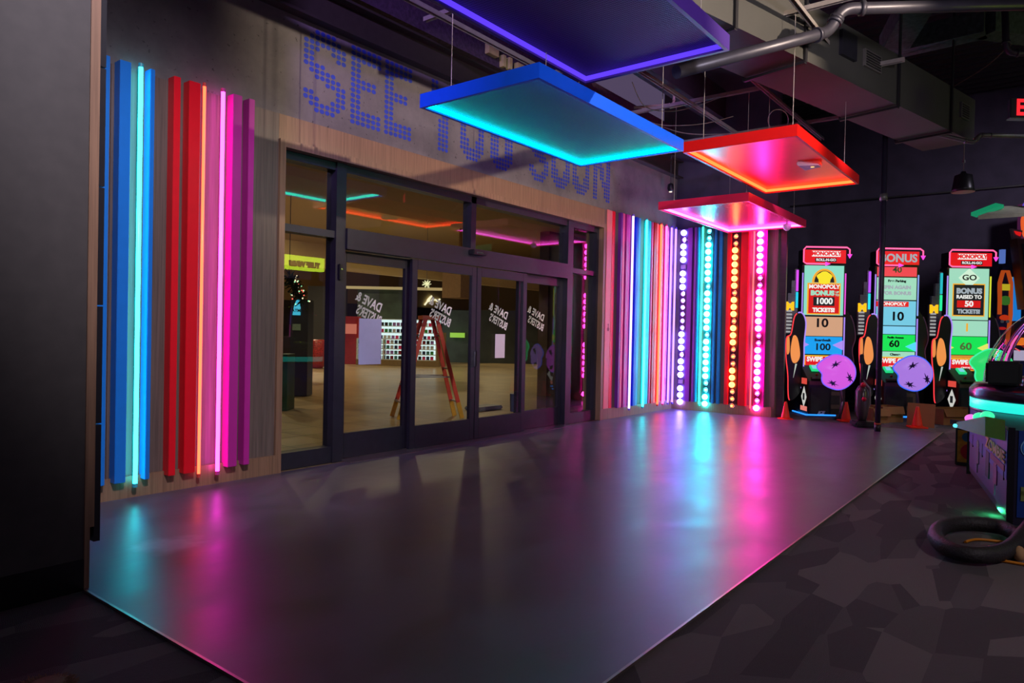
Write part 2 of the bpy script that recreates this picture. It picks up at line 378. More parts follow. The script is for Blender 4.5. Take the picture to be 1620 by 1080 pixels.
# camera-side pillar at the left
struct(MB().box((-3, -1.60, 0.15), (1.495, -1.83, 6.6)).build('pillar', PILLAR))
struct(MB().box((-3, -1.58, -0.01), (1.495, -1.838, 0.15)).build('baseboard_pillar', mat('black_base', (12, 12, 12), 0.3)))
struct(MB().box((1.495, -1.84, 0.31), (1.54, -1.60, 6.6)).box((1.495, -1.84, -0.005), (1.52, -1.60, 0.31)).build('trim_6', WOOD2))
tl = MB()
for z in [0.23+0.61*i for i in range(11)]:
    tl.box((1.54, -1.835, z), (1.57, -1.60, z+0.602))
struct(tl.build('pillar_cladding', mat('black_tile', (30, 29, 32), 0.35)))

# ------------------------------------------------------------------ door and window frames
fr = empty('door_frame', (DX0, 0.16, 0)); struct(fr)
def local(mb, par):
    o = par.location
    mb.v = [(a-o.x, b-o.y, c-o.z) for a, b, c in mb.v]; return mb
def fpart(mb, name, m=FRAME): return local(mb, fr).build(name, m, fr)
FY0, FY1 = 0.06, 0.20
fpart(MB().box((DX0, FY0, 0), (DX0+0.06, FY1, DZ)), 'jamb')
fpart(MB().box((DX1-0.06, FY0, 0), (DX1, FY1, DZ)), 'jamb')
fpart(MB().box((4.50, FY0-0.02, 0), (4.62, FY1, DZ)), 'mullion')
fpart(MB().box((8.72, FY0-0.02, 0), (8.86, FY1, DZ)), 'mullion')
fpart(MB().box((6.57, FY0, 2.36), (6.66, FY1, DZ)), 'mullion')
fpart(MB().box((DX0+0.06, FY0, DZ-0.08), (DX1-0.06, FY1, DZ)), 'head_rail')
fpart(MB().box((4.62, FY0-0.05, 2.17), (8.72, FY1+0.02, 2.38)), 'operator_header')
fpart(MB().box((DX0+0.06, FY0, 2.27), (4.50, FY1, 2.34)), 'transom_bar')
fpart(MB().box((8.86, FY0, 2.27), (DX1-0.06, FY1, 2.34)), 'transom_bar')
fpart(MB().box((DX0+0.06, FY0, 0), (4.50, FY1, 0.16)), 'sill_rail')
fpart(MB().box((8.86, FY0, 0), (DX1-0.06, FY1, 0.16)), 'sill_rail')
for i, (a, b_, c, d) in enumerate([(DX0+0.06, 4.50, 2.34, DZ-0.08), (4.62, 6.57, 2.38, DZ-0.08), (6.66, 8.72, 2.38, DZ-0.08), (8.86, DX1-0.06, 2.34, DZ-0.08),
                                   (DX0+0.06, 4.50, 0.16, 2.27), (8.86, DX1-0.06, 0.16, 2.27)]):
    struct(MB().box((a, 0.127, c), (b_, 0.133, d)).build('window_%d' % (i+1), GLASS))
struct(MB().box((4.62, -0.10, -0.01), (8.72, 0.24, 0.006)).build('trim_7', mat('threshold', (150, 130, 140), 0.3, 0.8)))
# four sliding leaves: outer two on the outer track, middle two on the inner
def leaf(i, xa, xb, y, stile=0.085, bot=0.27):
    d = empty('door_%d' % i, (xa, y, 0)); struct(d)
    st = 0.05
    local(MB().box((xa, y-0.025, 0.01), (xa+stile, y+0.025, 2.16)).box((xb-stile, y-0.025, 0.01), (xb, y+0.025, 2.16)), d).build('stile', FRAME, d, bevel=0.004)
    local(MB().box((xa+stile, y-0.025, 2.05), (xb-stile, y+0.025, 2.16)), d).build('top_rail', FRAME, d)
    local(MB().box((xa+stile, y-0.025, 0.01), (xb-stile, y+0.025, bot)), d).build('bottom_rail', FRAME, d)
    local(MB().box((xa+stile, y-0.003, bot), (xb-stile, y+0.003, 2.05)), d).build('pane', GLASS, d)
    return d
d1 = leaf(1, 4.62, 5.62, 0.145)
d2 = leaf(2, 5.56, 6.665, 0.06)
d3 = leaf(3, 6.675, 7.72, 0.06)
d4 = leaf(4, 7.64, 8.72, 0.145)
local(MB().box((6.62, 0.00, 0.92), (6.66, 0.034, 1.12)), d2).build('handle', CHROME, d2, bevel=0.006)
# circular slanted decals, read correctly from the mall side
DECAL = mat('decal_white', (190, 190, 185), 0.5)
def decal(d, cx, cz, yy, s=1.0):
    g = empty('decal', (cx-d.location.x, yy-d.location.y, cz)); g.parent = d
    def T(st, sz, lx, lz, sx=1.0):
        # facing +y (the mall), baseline climbing to the mall-side reader's right
        o = text(st, sz, DECAL, None, (0, 0, 0), (0, 0, 0), 0.0006, 0.004)
        o.parent = g
        A = R(38)
        # local frame seen from mall: right = -x ; up = z
        rt = Vector((-math.cos(A), 0, math.sin(A))); up = Vector((math.sin(A)*0.35, 0, 0.95)).normalized()
        c0 = rt*lx + Vector((0, 0, 1))*lz
        o.matrix_local = Matrix(((rt.x*sx, up.x, 0, c0.x), (0, 0, 1, 0.004), (rt.z*sx, up.z, 0, c0.z), (0, 0, 0, 1)))
    T('DAVE &', 0.165*s, 0.00, 0.075*s, 0.74*s)
    T("BUSTER'S", 0.165*s, 0.00, -0.085*s, 0.60*s)
    return g
for d, x_, z_, y_ in ((d1, 5.04, 1.58, 0.148), (d2, 6.06, 1.58, 0.063), (d3, 7.15, 1.56, 0.063), (d4, 8.10, 1.56, 0.148)):
    decal(d, x_, z_, y_, 0.88)
PAPER = mat('paper', (150, 158, 190), 0.7, noise=0.03)
pn = MB().box((4.88, 0.116, 0.98), (5.19, 0.119, 1.47)).build('paper_notice', PAPER); tag(pn, 'blue-grey paper notice taped inside the door leaf nearest the wide neon slats', 'notice')
pn = MB().box((7.05, 0.031, 1.02), (7.25, 0.034, 1.33)).build('paper_notice', mat('paper_white', (190, 182, 196), 0.7, noise=0.03)); tag(pn, 'pale paper notice on the door glass just right of the ladder', 'notice')
sn = empty('door_sensor', (6.60, -0.02, 2.33)); tag(sn, 'small black motion sensor box on the header above the sliding doors', 'sensor')
MB().box((-0.13, -0.06, -0.03), (0.13, 0.03, 0.03)).build('housing', BLACK, sn, bevel=0.008)
MB().box((-0.07, -0.065, -0.015), (0.05, -0.06, 0.005)).build('lens', CHROME, sn)
sw = empty('key_switch', (4.55, 0.038, 1.93)); tag(sw, 'black key switch box on the tall mullion left of the sliding doors', 'switch')
MB().box((-0.02, -0.03, -0.08), (0.02, 0.0, 0.08)).build('body', BLACK, sw, bevel=0.005)
MB().lathe((0, -0.03, 0.03), [(0.008, 0), (0.008, -0.008)], 10, 'y').build('keyhole', CHROME, sw)
# small wall signs on the right jamb
SG = mat('sign_pink', (228, 140, 170), 0.5); SGT = mat('sign_ink', (150, 30, 60), 0.5)
a = at(964, 525, 1, -0.02); sg = empty('exit_notice_sign', (9.84, -0.006, 1.46))
tag(sg, 'small pale notice with a wheelchair symbol on the wood beside the doors', 'sign')
MB().box((-0.055, -0.004, -0.11), (0.055, 0.004, 0.11)).build('plate', SG, sg)
MB().lathe((0, -0.006, 0.055), [(0.014, 0), (0.014, -0.002)], 10, 'y').lathe((0, -0.006, -0.02), [(0.032, 0), (0.032, -0.002)], 14, 'y').box((-0.008, -0.008, -0.0), (0.008, -0.005, 0.05)).build('wheelchair_symbol', SGT, sg)
MB().box((-0.055, -0.004, -0.17), (0.055, 0.004, -0.125)).build('caption_plate', SG, sg)
sg = empty('wall_notice', (9.93, -0.006, 1.66)); tag(sg, 'small pink notice just above the wheelchair notice by the doors', 'sign')
MB().box((-0.045, -0.004, -0.08), (0.045, 0.004, 0.08)).build('plate', SG, sg)
MB().box((-0.03, -0.006, 0.02), (0.03, -0.004, 0.03)).box((-0.03, -0.006, -0.01), (0.03, -0.004, 0.0)).box((-0.03, -0.006, -0.04), (0.03, -0.004, -0.03)).build('print', SGT, sg)

# ------------------------------------------------------------------ halftone wall lettering
GLY = {
 'S': ["..####..", ".######.", "########", "###..###", "##....##", "##......", "####....", ".#####..", "..#####.", "....####", "......##", "##....##", "###..###", ".######.", "..####.."],
 'E': ["######", "######", "######", "##....", "##....", "##....", "#####.", "#####.", "##....", "##....", "##....", "##....", "######", "######", "######"],
 'Y': ["##....##", "##....##", "###..###", ".##..##.", ".######.", "..####..", "..####..", "...##...", "..###...", "..###...", "..###...", "..###...", "..###...", "..###...", "..###..."],
 'O': ["..####..", ".######.", "########", "###..###", "###..###", "##....##", "##....##", "##....##", "##....##", "##....##", "###..###", "###..###", "########", ".######.", "..####.."],
 'U': ["##....##", "##....##", "##....##", "###..###", "###..###", "###..###", "###..###", "###..###", "###..###", "###..###", "###..###", "###..###", "########", ".######.", "..####.."],
 'N': ["##....##", "###...##", "###...##", "####..##", "####..##", "#####.##", "##.##.##", "##.##.##", "##.##.##", "##..####", "##..####", "##...###", "##...###", "##...###", "##....##"]}
INK = mat('ink_blue', (38, 62, 170), 0.7, noise=0.15, scale=9)
sgn = empty('wall_lettering', (4.0, 0.0, 3.44)); tag(sgn, 'large blue halftone-dot words painted on the concrete above the doors', 'lettering')
def gx(px): return at(px, 330-(968-px)*0.27, 1, 0).x
for ch, pa, pb in [('S', 478, 546), ('E', 553, 602), ('E', 607, 651), ('Y', 681, 726), ('O', 728, 766), ('U', 776, 812), ('S', 838, 869), ('O', 873, 903), ('O', 907, 934), ('N', 940, 967)]:
    xa, xb = at(pa, 200, 1, 0).x, at(pb, 200, 1, 0).x
    g = GLY[ch]; nc = len(g[0]); nr = len(g); px_ = (xb-xa)/nc; pz = 0.80/nr
    m_ = MB()
    for r_ in range(nr):
        for c_ in range(nc):
            if g[r_][c_] == '#':
                cx = xa+(c_+0.5)*px_-4.0; cz = 0.80-(r_+0.5)*pz
                k0 = len(m_.v)
                for j in range(12):
                    t = 2*math.pi*j/12; m_.v.append((cx+px_*0.44*math.cos(t), -0.0015, cz+pz*0.43*math.sin(t)))
                m_.f.append(tuple(range(k0, k0+12)))
    m_.build('letter', INK, sgn)

# ------------------------------------------------------------------ slats and neon tubes
PAINT = {
 'blue': ('bright blue', (22, 128, 226)), 'navy': ('deep blue', (20, 60, 200)), 'teal': ('teal', (20, 150, 160)), 'red': ('red', (238, 12, 34)),
 'magenta': ('magenta', (190, 40, 150)), 'purple': ('purple', (120, 40, 150)), 'pink': ('pink', (235, 90, 150)), 'lightblue': ('light blue', (70, 150, 215)),
 'dark': ('dark plum', (60, 30, 50)), 'darkred': ('dark red', (190, 10, 14)), 'cyan': ('cyan', (30, 220, 220)), 'peach': ('peach pink', (235, 130, 130)), 'seablue': ('sea blue', (20, 110, 170))}
NEON = {
 'cyan': ('cyan', (0.02, 0.8, 0.9), 12), 'orange': ('orange', (1.0, 0.06, 0.022), 7), 'magenta': ('magenta pink', (1.0, 0.035, 0.70), 11), 'lavender': ('lavender', (0.40, 0.22, 1.0), 6),
 'mint': ('mint', (0.02, 1.0, 0.60), 7), 'redorange': ('red orange', (1.0, 0.04, 0.03), 6), 'pinkm': ('hot pink', (1.0, 0.07, 0.60), 6), 'violet': ('violet', (0.30, 0.14, 1.0), 4)}
def pm(k): return mat('paint_'+k, PAINT[k][1], 0.38, noise=0.03)
def nm(k): return glow('neon_'+k, NEON[k][1], NEON[k][2])
def slat_left(xa, xb, key, label, depth=0.10, z0=0.17, z1=3.33):
    o = MB().box((xa, -depth, z0-0.03), (xb, 0.0, z1+0.02)).build('wall_slat', pm(key), bevel=0.003)
    tag(o, label, 'slat', 'painted slats on the panelling left of the doors'); return o
def tube_obj(p0, p1, key, label, grp, r=0.016):
    g = empty('neon_tube', p0); tag(g, label, 'neon light', grp)
    h = p1[2]-p0[2]
    MB().tube([(0, 0, 0.02), (0, 0, h-0.02)], r, 12).build('tube', nm(key), g, smooth=True)
    for za in (0, h-0.03): MB().tube([(0, 0, za), (0, 0, za+0.03)], r*1.15, 12).build('end_cap', mat('cap_'+key, [int(60+150*v) for v in NEON[key][1]], 0.4), g)
    return g
slat_left(2.20, 2.295, 'blue', 'bright blue slat at the edge of the charcoal pillar')
slat_left(2.365, 2.445, 'blue', 'wide bright blue slat left of the cyan neon tube')
slat_left(2.59, 2.625, 'blue', 'narrow bright blue slat just right of the cyan neon tube', 0.10)
slat_left(2.775, 2.83, 'red', 'narrower red slat, between the blue slats and the wide red one')
slat_left(2.90, 2.995, 'red', 'wide red slat just left of the orange neon tube')
slat_left(3.285, 3.37, 'magenta', 'wide magenta slat just right of the magenta neon tube')
slat_left(3.435, 3.49, 'magenta', 'narrow magenta slat nearest the glass entrance')
GL = 'neon tubes on the panelling left of the doors'
tube_obj((2.523, -0.085, 0.09), (2.523, -0.085, 3.37), 'cyan', 'tall cyan neon tube among the bright blue slats', GL)
tube_obj((3.035, -0.085, 0.09), (3.035, -0.085, 3.37), 'orange', 'tall orange neon tube beside the wide red slat', GL, 0.012)
tube_obj((3.20, -0.085, 0.09), (3.20, -0.085, 3.37), 'magenta', 'tall magenta neon tube beside the wide magenta slat', GL)
# thin raised battens of the panelling
bt = MB()
for x in (2.32, 2.345, 2.47, 2.555, 2.67, 2.845, 2.87, 3.395, 3.415):
    bt.box((x-0.006, -0.014, 0.17), (x+0.006, 0.0, 3.33))
o = bt.build('batten_strip', WOOD); o['kind'] = 'structure'

def slat_right(xa, xb, key, label, depth=0.06):
    o = MB().box((xa, -depth, 0.16), (xb, 0.0, 3.34)).build('wall_slat', pm(key), bevel=0.003)
    return tag(o, label, 'slat', 'painted slats between the doors and the bulb wall')
slat_right(9.74, 9.90, 'peach', 'wood backing field with pink light painted on, carrying the small wheelchair notice', 0.012)  # pink light on the wood backing, put in as peach colour
slat_right(9.90, 9.99, 'red', 'thin red strip beside the pink-painted backing field', 0.014)
slat_right(10.11, 10.16, 'purple', 'dark purple slat nearest the doors')
slat_right(10.185, 10.25, 'pink', 'thin pink slat between the two purple-edged slats', 0.05)
slat_right(10.29, 10.42, 'magenta', 'magenta slat just left of the lavender neon tube')
slat_right(10.545, 10.61, 'purple', 'purple slat between the lavender neon tube and the deep blue slat', 0.03)
slat_right(10.63, 10.71, 'navy', 'deep blue slat left of the cyan neon tube')
slat_right(10.72, 10.80, 'lightblue', 'light blue slat left of the cyan neon tube', 0.05)
slat_right(11.02, 11.16, 'cyan', 'wide cyan slat right of the cyan neon tube')
slat_right(11.235, 11.28, 'pink', 'thin pink slat at the left edge of the dark red one', 0.045)
slat_right(11.29, 11.39, 'darkred', 'dark red slat between the cyan and peach slats')
slat_right(11.41, 11.47, 'peach', 'peach pink slat just left of the orange neon tube', 0.05)
slat_right(11.57, 11.67, 'peach', 'peach pink slat just right of the orange neon tube', 0.05)
slat_right(11.80, 11.88, 'pink', 'pink slat right of the hot pink neon tube')
slat_right(11.99, 12.05, 'purple', 'purple slat in the corner between the two violet neon tubes')
GR = 'neon tubes between the doors and the bulb wall'
for x, k, l in ((10.475, 'lavender', 'lavender neon tube nearest the doors, beside the magenta slat'), (10.96, 'cyan', 'cyan neon tube between the light blue and cyan slats'),
                (11.52, 'orange', 'orange neon tube between the two peach slats'), (11.73, 'pinkm', 'hot pink neon tube left of the corner'),
                (11.94, 'violet', 'violet neon tube left of the purple corner slat'), (12.12, 'violet', 'violet neon tube right in the corner')):
    tube_obj((x, -0.075, 0.10), (x, -0.075, 3.36), k, l, GR, 0.018)

def slat_end(ya, yb, key, label, depth=0.06):
    o = MB().box((X1-depth, min(ya, yb), 0.16), (X1, max(ya, yb), 3.34)).build('wall_slat', pm(key), bevel=0.003)
    return tag(o, label, 'slat', 'painted slats on the bulb wall')
slat_end(-0.29, -0.38, 'purple', 'wide purple slat right of the white-violet bulb strip')
slat_end(-0.42, -0.465, 'purple', 'narrow purple slat right of the wide purple one')
slat_end(-0.475, -0.505, 'seablue', 'thin sea blue slat left of the mint neon tube')
slat_end(-0.80, -0.845, 'seablue', 'sea blue slat just right of the cyan bulb strip')
slat_end(-0.89, -0.95, 'seablue', 'second sea blue slat from the cyan bulb strip')
slat_end(-1.035, -1.105, 'red', 'red slat just left of the yellow bulb strip')
slat_end(-1.285, -1.42, 'red', 'wide red slat right of the yellow bulb strip')
slat_end(-1.70, -1.735, 'magenta', 'narrow magenta slat right of the pink-white bulb strip', 0.04)
tube_obj((X1-0.075, -0.585, 0.10), (X1-0.075, -0.585, 3.36), 'mint', 'mint neon tube left of the cyan bulb strip', 'neon tubes on the bulb wall', 0.016)
tube_obj((X1-0.075, -1.515, 0.10), (X1-0.075, -1.515, 3.36), 'redorange', 'red orange neon tube left of the pink-white bulb strip', 'neon tubes on the bulb wall', 0.012)

# bulb strips
BULB = {'w': (0.24, 0.16, 1.0, 34), 'c': (0.025, 0.72, 1.0, 48), 'y': (1.0, 0.17, 0.035, 12), 'm': (1.0, 0.04, 0.55, 54)}
SEQ = [(-0.205, 'w', 'LSLLLNLLLSSSSSSLLLSLLLNLLL', 'bulb strip of white-violet bulbs nearest the corner', (40, 24, 60)),
       (-0.685, 'c', 'SSLLLLLLSLLLLLLSLLLLLLSSLL', 'bulb strip of white-cyan bulbs beside the mint neon tube', (10, 60, 66)),
       (-1.175, 'y', 'SSSLLLLLLSLLLSLLLSSSLLLSSS', 'bulb strip of yellow bulbs between two red slats', (70, 8, 12)),
       (-1.615, 'm', 'LLLLLLLSSLLLLLLSSLLLLLLSSL', 'bulb strip of pink-white bulbs nearest the wooden edge', (96, 10, 60))]
for y, k, seq, lab, back in SEQ:
    g = empty('bulb_strip', (X1, y, 0.0)); tag(g, lab, 'bulb strip', 'marquee bulb strips on the end wall')
    MB().box((-0.02, -0.075, 0.10), (0, 0.075, 3.33)).build('backing', mat('backing_'+k, back, 0.4), g)
    c = BULB[k]; gm = glow('bulb_'+k, c[:3], c[3]); gs = glow('bulb_small_'+k, c[:3], c[3]*0.9)
    for i, t in enumerate(seq):
        z = 3.255-0.1245*i
        if t == 'L':
            MB().ball((-0.055, 0, z), 0.052, 16, 10).build('bulb', gm, g, smooth=True)
            MB().lathe((-0.02, 0, z), [(0.03, 0.0), (0.026, -0.012)], 12, 'x').build('socket', CHROME, g)
        elif t == 'S':
            MB().ball((-0.04, 0, z), 0.021, 12, 8).build('bulb', gs, g, smooth=True)
            rg = MB().lathe((-0.02, 0, z), [(0.048, 0.0), (0.048, -0.008), (0.040, -0.011), (0.034, -0.003)], 16, 'x')
            rg.build('socket', CHROME, g, smooth=True)
        else:
            MB().box((-0.045, -0.05, z-0.035), (-0.02, 0.05, z+0.035)).build('cover_plate', mat('plate_grey', (140, 130, 130), 0.5), g, bevel=0.004)

# ------------------------------------------------------------------ hanging light panels
def panel(name_label, x0, x1, y0, y1, zb, fcol, infill, led, ledkey, th=0.115, hang=None):
    """y0 = far (wall) side, y1 = near side"""
    g = empty('ceiling_light_panel', ((x0+x1)/2, (y0+y1)/2, zb)); tag(g, name_label, 'light panel', 'square-edged light panels hung over the entrance')
    hx, hy = (x1-x0)/2, abs(y0-y1)/2; t = 0.03
    fm = mat('frame_'+ledkey, fcol, 0.4, noise=0.03)
    MB().box((-hx, -hy, 0), (-hx+t, hy, th)).box((hx-t, -hy, 0), (hx, hy, th)).box((-hx+t, -hy, 0), (hx-t, -hy+t, th)).box((-hx+t, hy-t, 0), (hx-t, hy, th)).build('frame', fm, g)
    MB().box((-hx+t, -hy+t, 0.055), (hx-t, hy-t, 0.075)).build('infill', infill, g)
    L = 0.012; a, b_ = hx-t, hy-t
    m_ = MB().box((-a, -b_, 0.018), (-a+L, b_, 0.052)).box((a-L, -b_, 0.018), (a, b_, 0.052)).box((-a+L, -b_, 0.018), (a-L, -b_+L, 0.052)).box((-a+L, b_-L, 0.018), (a-L, b_, 0.052))
    m_.build('led_edge', led, g)
    for sx in (-1, 1):
        for sy in (-1, 1):
            p = (sx*(hx-0.25), sy*(hy-0.12), th)
            MB().tube([p, (p[0], p[1], 4.62-zb)], 0.0035, 6).build('hanger_wire', STRUT, g)
            MB().tube([(p[0], p[1], th), (p[0], p[1], th+0.06)], 0.012, 8).build('wire_clamp', STRUT, g)
    return g
LEDB = glow('led_teal', (0.0, 1.0, 0.68), 9)
LEDR = glow('led_orange', (1.0, 0.05, 0.010), 9)
LEDP = glow('led_pink', (1.0, 0.09, 0.80), 8)
LEDV = glow('led_violet', (0.10, 0.04, 1.0), 1.3)
panel('blue-framed hanging panel with a teal glowing edge', 4.17, 6.66, -1.46, -2.69, 3.215, (10, 92, 235), honey('infill_blue', (6, 50, 190), 0.5, 0.0), LEDB, 'blue')
panel('red-framed hanging panel with an orange glowing edge and a white triangular device', 7.06, 9.68, -2.50, -3.68, 3.31, (225, 18, 12), mat('infill_red', (240, 10, 14), 0.28, 0.65, noise=0.04, spec=1.0), LEDR, 'red')
panel('pink-framed hanging panel with a pink glowing edge, lowest and farthest', 9.08, 11.68, -1.22, -2.50, 3.12, (225, 30, 80), mat('infill_pink', (226, 22, 110), 0.22, 0.3, noise=0.04, spec=1.0), LEDP, 'pink')
panel('purple-framed hanging panel with a violet glowing edge, nearest and largest in view', 2.55, 5.05, -2.52, -3.77, 3.45, (70, 40, 130), honey('infill_purple', (62, 30, 90), 0.4, 0.2), LEDV, 'violet')
# triangular device on the red panel, small sensor below the pink one
dv = empty('panel_device', (8.45, -3.42, 3.365)); tag(dv, 'white triangular wireless device stuck under the red hanging panel', 'device')
MB().prism([(-0.16, 0.10), (0.16, 0.10), (0.06, -0.12), (-0.06, -0.12)], -0.05, 0, 'z').build('housing', mat('device_white', (170, 160, 190), 0.4), dv, bevel=0.01)
MB().lathe((0, -0.03, -0.055), [(0.02, 0), (0.02, 0.01)], 12).build('indicator', glow('amber', (1, 0.5, 0.15), 1.5), dv)
q = at(1155, 385, 0, 10.4)
cm = empty('security_camera', (11.3, -2.32, 3.20)); tag(cm, 'small white dome camera hanging below the near edge of the pink panel', 'camera')
MB().tube([(0, 0, -0.07), (0, 0, 0.0)], 0.014, 8).build('stem', mat('cam_white', (200, 180, 210), 0.4), cm)
MB().lathe((0, 0, -0.17), [(0.02, 0), (0.05, 0.03), (0.06, 0.07), (0.055, 0.10), (0.02, 0.11)], 16).build('dome', MATS['cam_white'], cm, smooth=True)

# ------------------------------------------------------------------ overhead steel, ducts, pipes
def strut(p, q, label, w_=0.045, h_=0.045, m=STRUT, cat='strut', name='ceiling_strut', grp='steel struts over the entrance'):
    g = MB()
    p, q = Vector(p), Vector(q)
    g.bar(p+Vector((0, 0, h_/2)), q+Vector((0, 0, h_/2)), w_, 0.006)
    d = (q-p).normalized(); s_ = d.cross(Vector((0, 0, 1))).normalized()*(w_/2)
    g.bar(p+s_, q+s_, 0.005, h_).bar(p-s_, q-s_, 0.005, h_)
    return tag(g.build(name, m), label, cat, grp)
ZS = 4.62
def xline(pa, pb, z, ext=0.0):
    a = at(*pa, 2, z); b_ = at(*pb, 2, z); return a, b_
strut((-1, -1.55, ZS), (12.2, -1.55, ZS), 'steel strut above the far edge of the blue panel, parallel to the doors')
strut((-1, -2.58, ZS), (12.2, -2.58, ZS), 'steel strut running between the blue and purple panels')
strut((-1, -3.62, ZS), (12.4, -3.62, ZS), 'steel strut above the near edge of the red panel, ending at the thin pole')
strut((-1, -0.85, 4.45), (12.2, -0.85, 4.45), 'steel strut closest to the concrete wall, catching teal light')
strut((5.35, -0.3, ZS+0.05), (5.35, -4.6, ZS+0.05), 'cross strut over the blue panel', grp='cross struts')
strut((7.4, -0.3, ZS+0.05), (7.4, -4.6, ZS+0.05), 'cross strut between the blue and red panels', grp='cross struts')
strut((9.4, -0.3, ZS+0.05), (9.4, -4.2, ZS+0.05), 'cross strut over the end of the red panel', grp='cross struts')
strut((11.3, -0.3, ZS+0.05), (11.3, -3.9, ZS+0.05), 'short cross strut near the far wall', grp='cross struts')
# beam along the top of the concrete wall
BEAM = mat('beam_steel', (58, 52, 46), 0.6, 0.2)
bm_ = MB().box((-3, -0.12, WT), (12.7, 0.12, WT+0.025)).box((-3, -0.012, WT+0.025), (12.7, 0.012, WT+0.30)).box((-3, -0.12, WT+0.30), (12.7, 0.12, WT+0.325))
o = bm_.build('ceiling_beam', BEAM); tag(o, 'olive steel beam lying on top of the concrete entrance wall', 'beam')
FP = mat('fireproofing', (66, 48, 70), 0.9, noise=0.4, scale=20, bump=1.0)  # purplish light on this beam is put into its colour
o = MB().box((-3, 0.05, 4.75), (12.7, 0.30, 5.25)).build('ceiling_beam', FP); tag(o, 'rough fireproofed beam, purple light put into its colour, above the entrance wall', 'beam')
o = MB().box((-3, -0.9, 5.25), (12.7, -0.6, 5.75)).build('ceiling_beam', mat('beam_dark', (46, 44, 40), 0.7)); tag(o, 'dark steel beam high above the blue panel', 'beam')
FG = mat('fireproofing_green', (70, 82, 74), 0.95, noise=0.35, scale=16, bump=1.0)
p0, p1 = at(1415, 78, 2, 5.6), at(1470, 0, 2, 5.6)
o = MB().bar(at(1412, 72, 2, 5.6), at(1475, -40, 2, 5.6), 0.35, 0.3).build('ceiling_beam', FG); tag(o, 'rough green-grey fireproofed beam rising behind the duct', 'beam')
o = MB().bar(at(1415, 72, 2, 5.7), at(1560, 38, 2, 5.7), 0.30, 0.3).bar(at(1560, 38, 2, 5.7), at(1720, 60, 2, 5.7), 0.3, 0.3).build('ceiling_beam', FG); tag(o, 'rough green-grey fireproofed beam bending across the dark deck', 'beam')
# yellowish electrical boxes seen in the gap above the wall
for (px, py, w_, h_, l) in ((778, 76, 0.26, 0.20, 'left'), (800, 92, 0.07, 0.2, 'mid'), (812, 98, 0.06, 0.2, 'r'), (827, 104, 0.2, 0.12, 'rr')):
    pass
for (px, py, w_, h_, lab) in ((779, 77, 0.20, 0.17, 'largest cream electrical box above the entrance wall'), (796, 97, 0.06, 0.15, 'first slim cream electrical box from the largest one'),
                              (806, 101, 0.06, 0.15, 'second slim cream electrical box from the largest one'), (823, 108, 0.18, 0.10, 'low wide cream electrical box nearest the blue panel')):
    c = at(px, py, 1, 0.0)
    o = MB().box((c.x-w_/2, -0.03, c.z-h_/2), (c.x+w_/2, 0.04, c.z+h_/2)).build('electrical_box', mat('cream', (190, 176, 120), 0.6), bevel=0.004)
    tag(o, lab, 'electrical box', 'electrical boxes above the entrance wall')

# big rectangular duct, running off at an angle
A0 = Vector((5.2, -2.89, 4.3)); A1 = at(1541, 225, 2, 4.3); dd = (A1-A0).normalized(); dd.z = 0; dd.normalize()
A0 = A1 - dd*9.0
sd = Vector((-dd.y, dd.x, 0)); WD, HD = 0.70, 0.62
g = empty('air_duct', A1); tag(g, 'large beige rectangular air duct hung under the dark ceiling', 'duct')
m_ = MB()
vs = []
for e_ in (A0-A1, Vector((0, 0, 0))):
    for a, b_ in ((0, 0), (WD, 0), (WD, HD), (0, HD)):
        vs.append(e_ + sd*a + Vector((0, 0, b_)))
m_.add(vs, [(0,1,2,3),(7,6,5,4),(0,4,5,1),(1,5,6,2),(2,6,7,3),(3,7,4,0)]).build('body', DUCT, g)
BAND = mat('hanger_black', (30, 29, 34), 0.5)
for s_ in (0.9, 2.55, 4.75, 6.0, 7.2):
    c = -dd*s_ - sd*0.02 + Vector((0, 0, -0.03))
    MB().bar(c, c+sd*(WD+0.04), 0.045, 0.03).build('support_bar', BAND, g)
    for q in (c, c+sd*(WD+0.04)): MB().bar(q, q+Vector((0, 0, 6.55-4.3+0.03)), 0.04, 0.02, up=tuple(sd)).build('hanger_strap', BAND, g)
for s_, w_, h_ in ((0.42, 0.30, 0.22), (3.25, 0.42, 0.20)):
    c = -dd*s_ - sd*0.012 + Vector((0, 0, HD*0.58))
    gr = MB().bar(c-dd*w_/2, c+dd*w_/2, 0.03, h_).build('vent', mat('vent_frame', (100, 96, 94), 0.5), g)
    lv = MB()
    for i in range(6):
        z_ = -h_*0.38+h_*0.15*i
        lv.bar(c-dd*(w_/2-0.03)-sd*0.016+Vector((0, 0, z_)), c+dd*(w_/2-0.03)-sd*0.016+Vector((0, 0, z_)), 0.012, 0.016)
    lv.build('louvre', mat('vent_dark', (34, 32, 34), 0.6), gr)
c = -dd*3.85 - sd*0.01 + Vector((0, 0, HD*0.62))
MB().bar(c-dd*0.17, c+dd*0.17, 0.06, 0.28).build('damper_box', mat('damper', (34, 33, 44), 0.5), g)

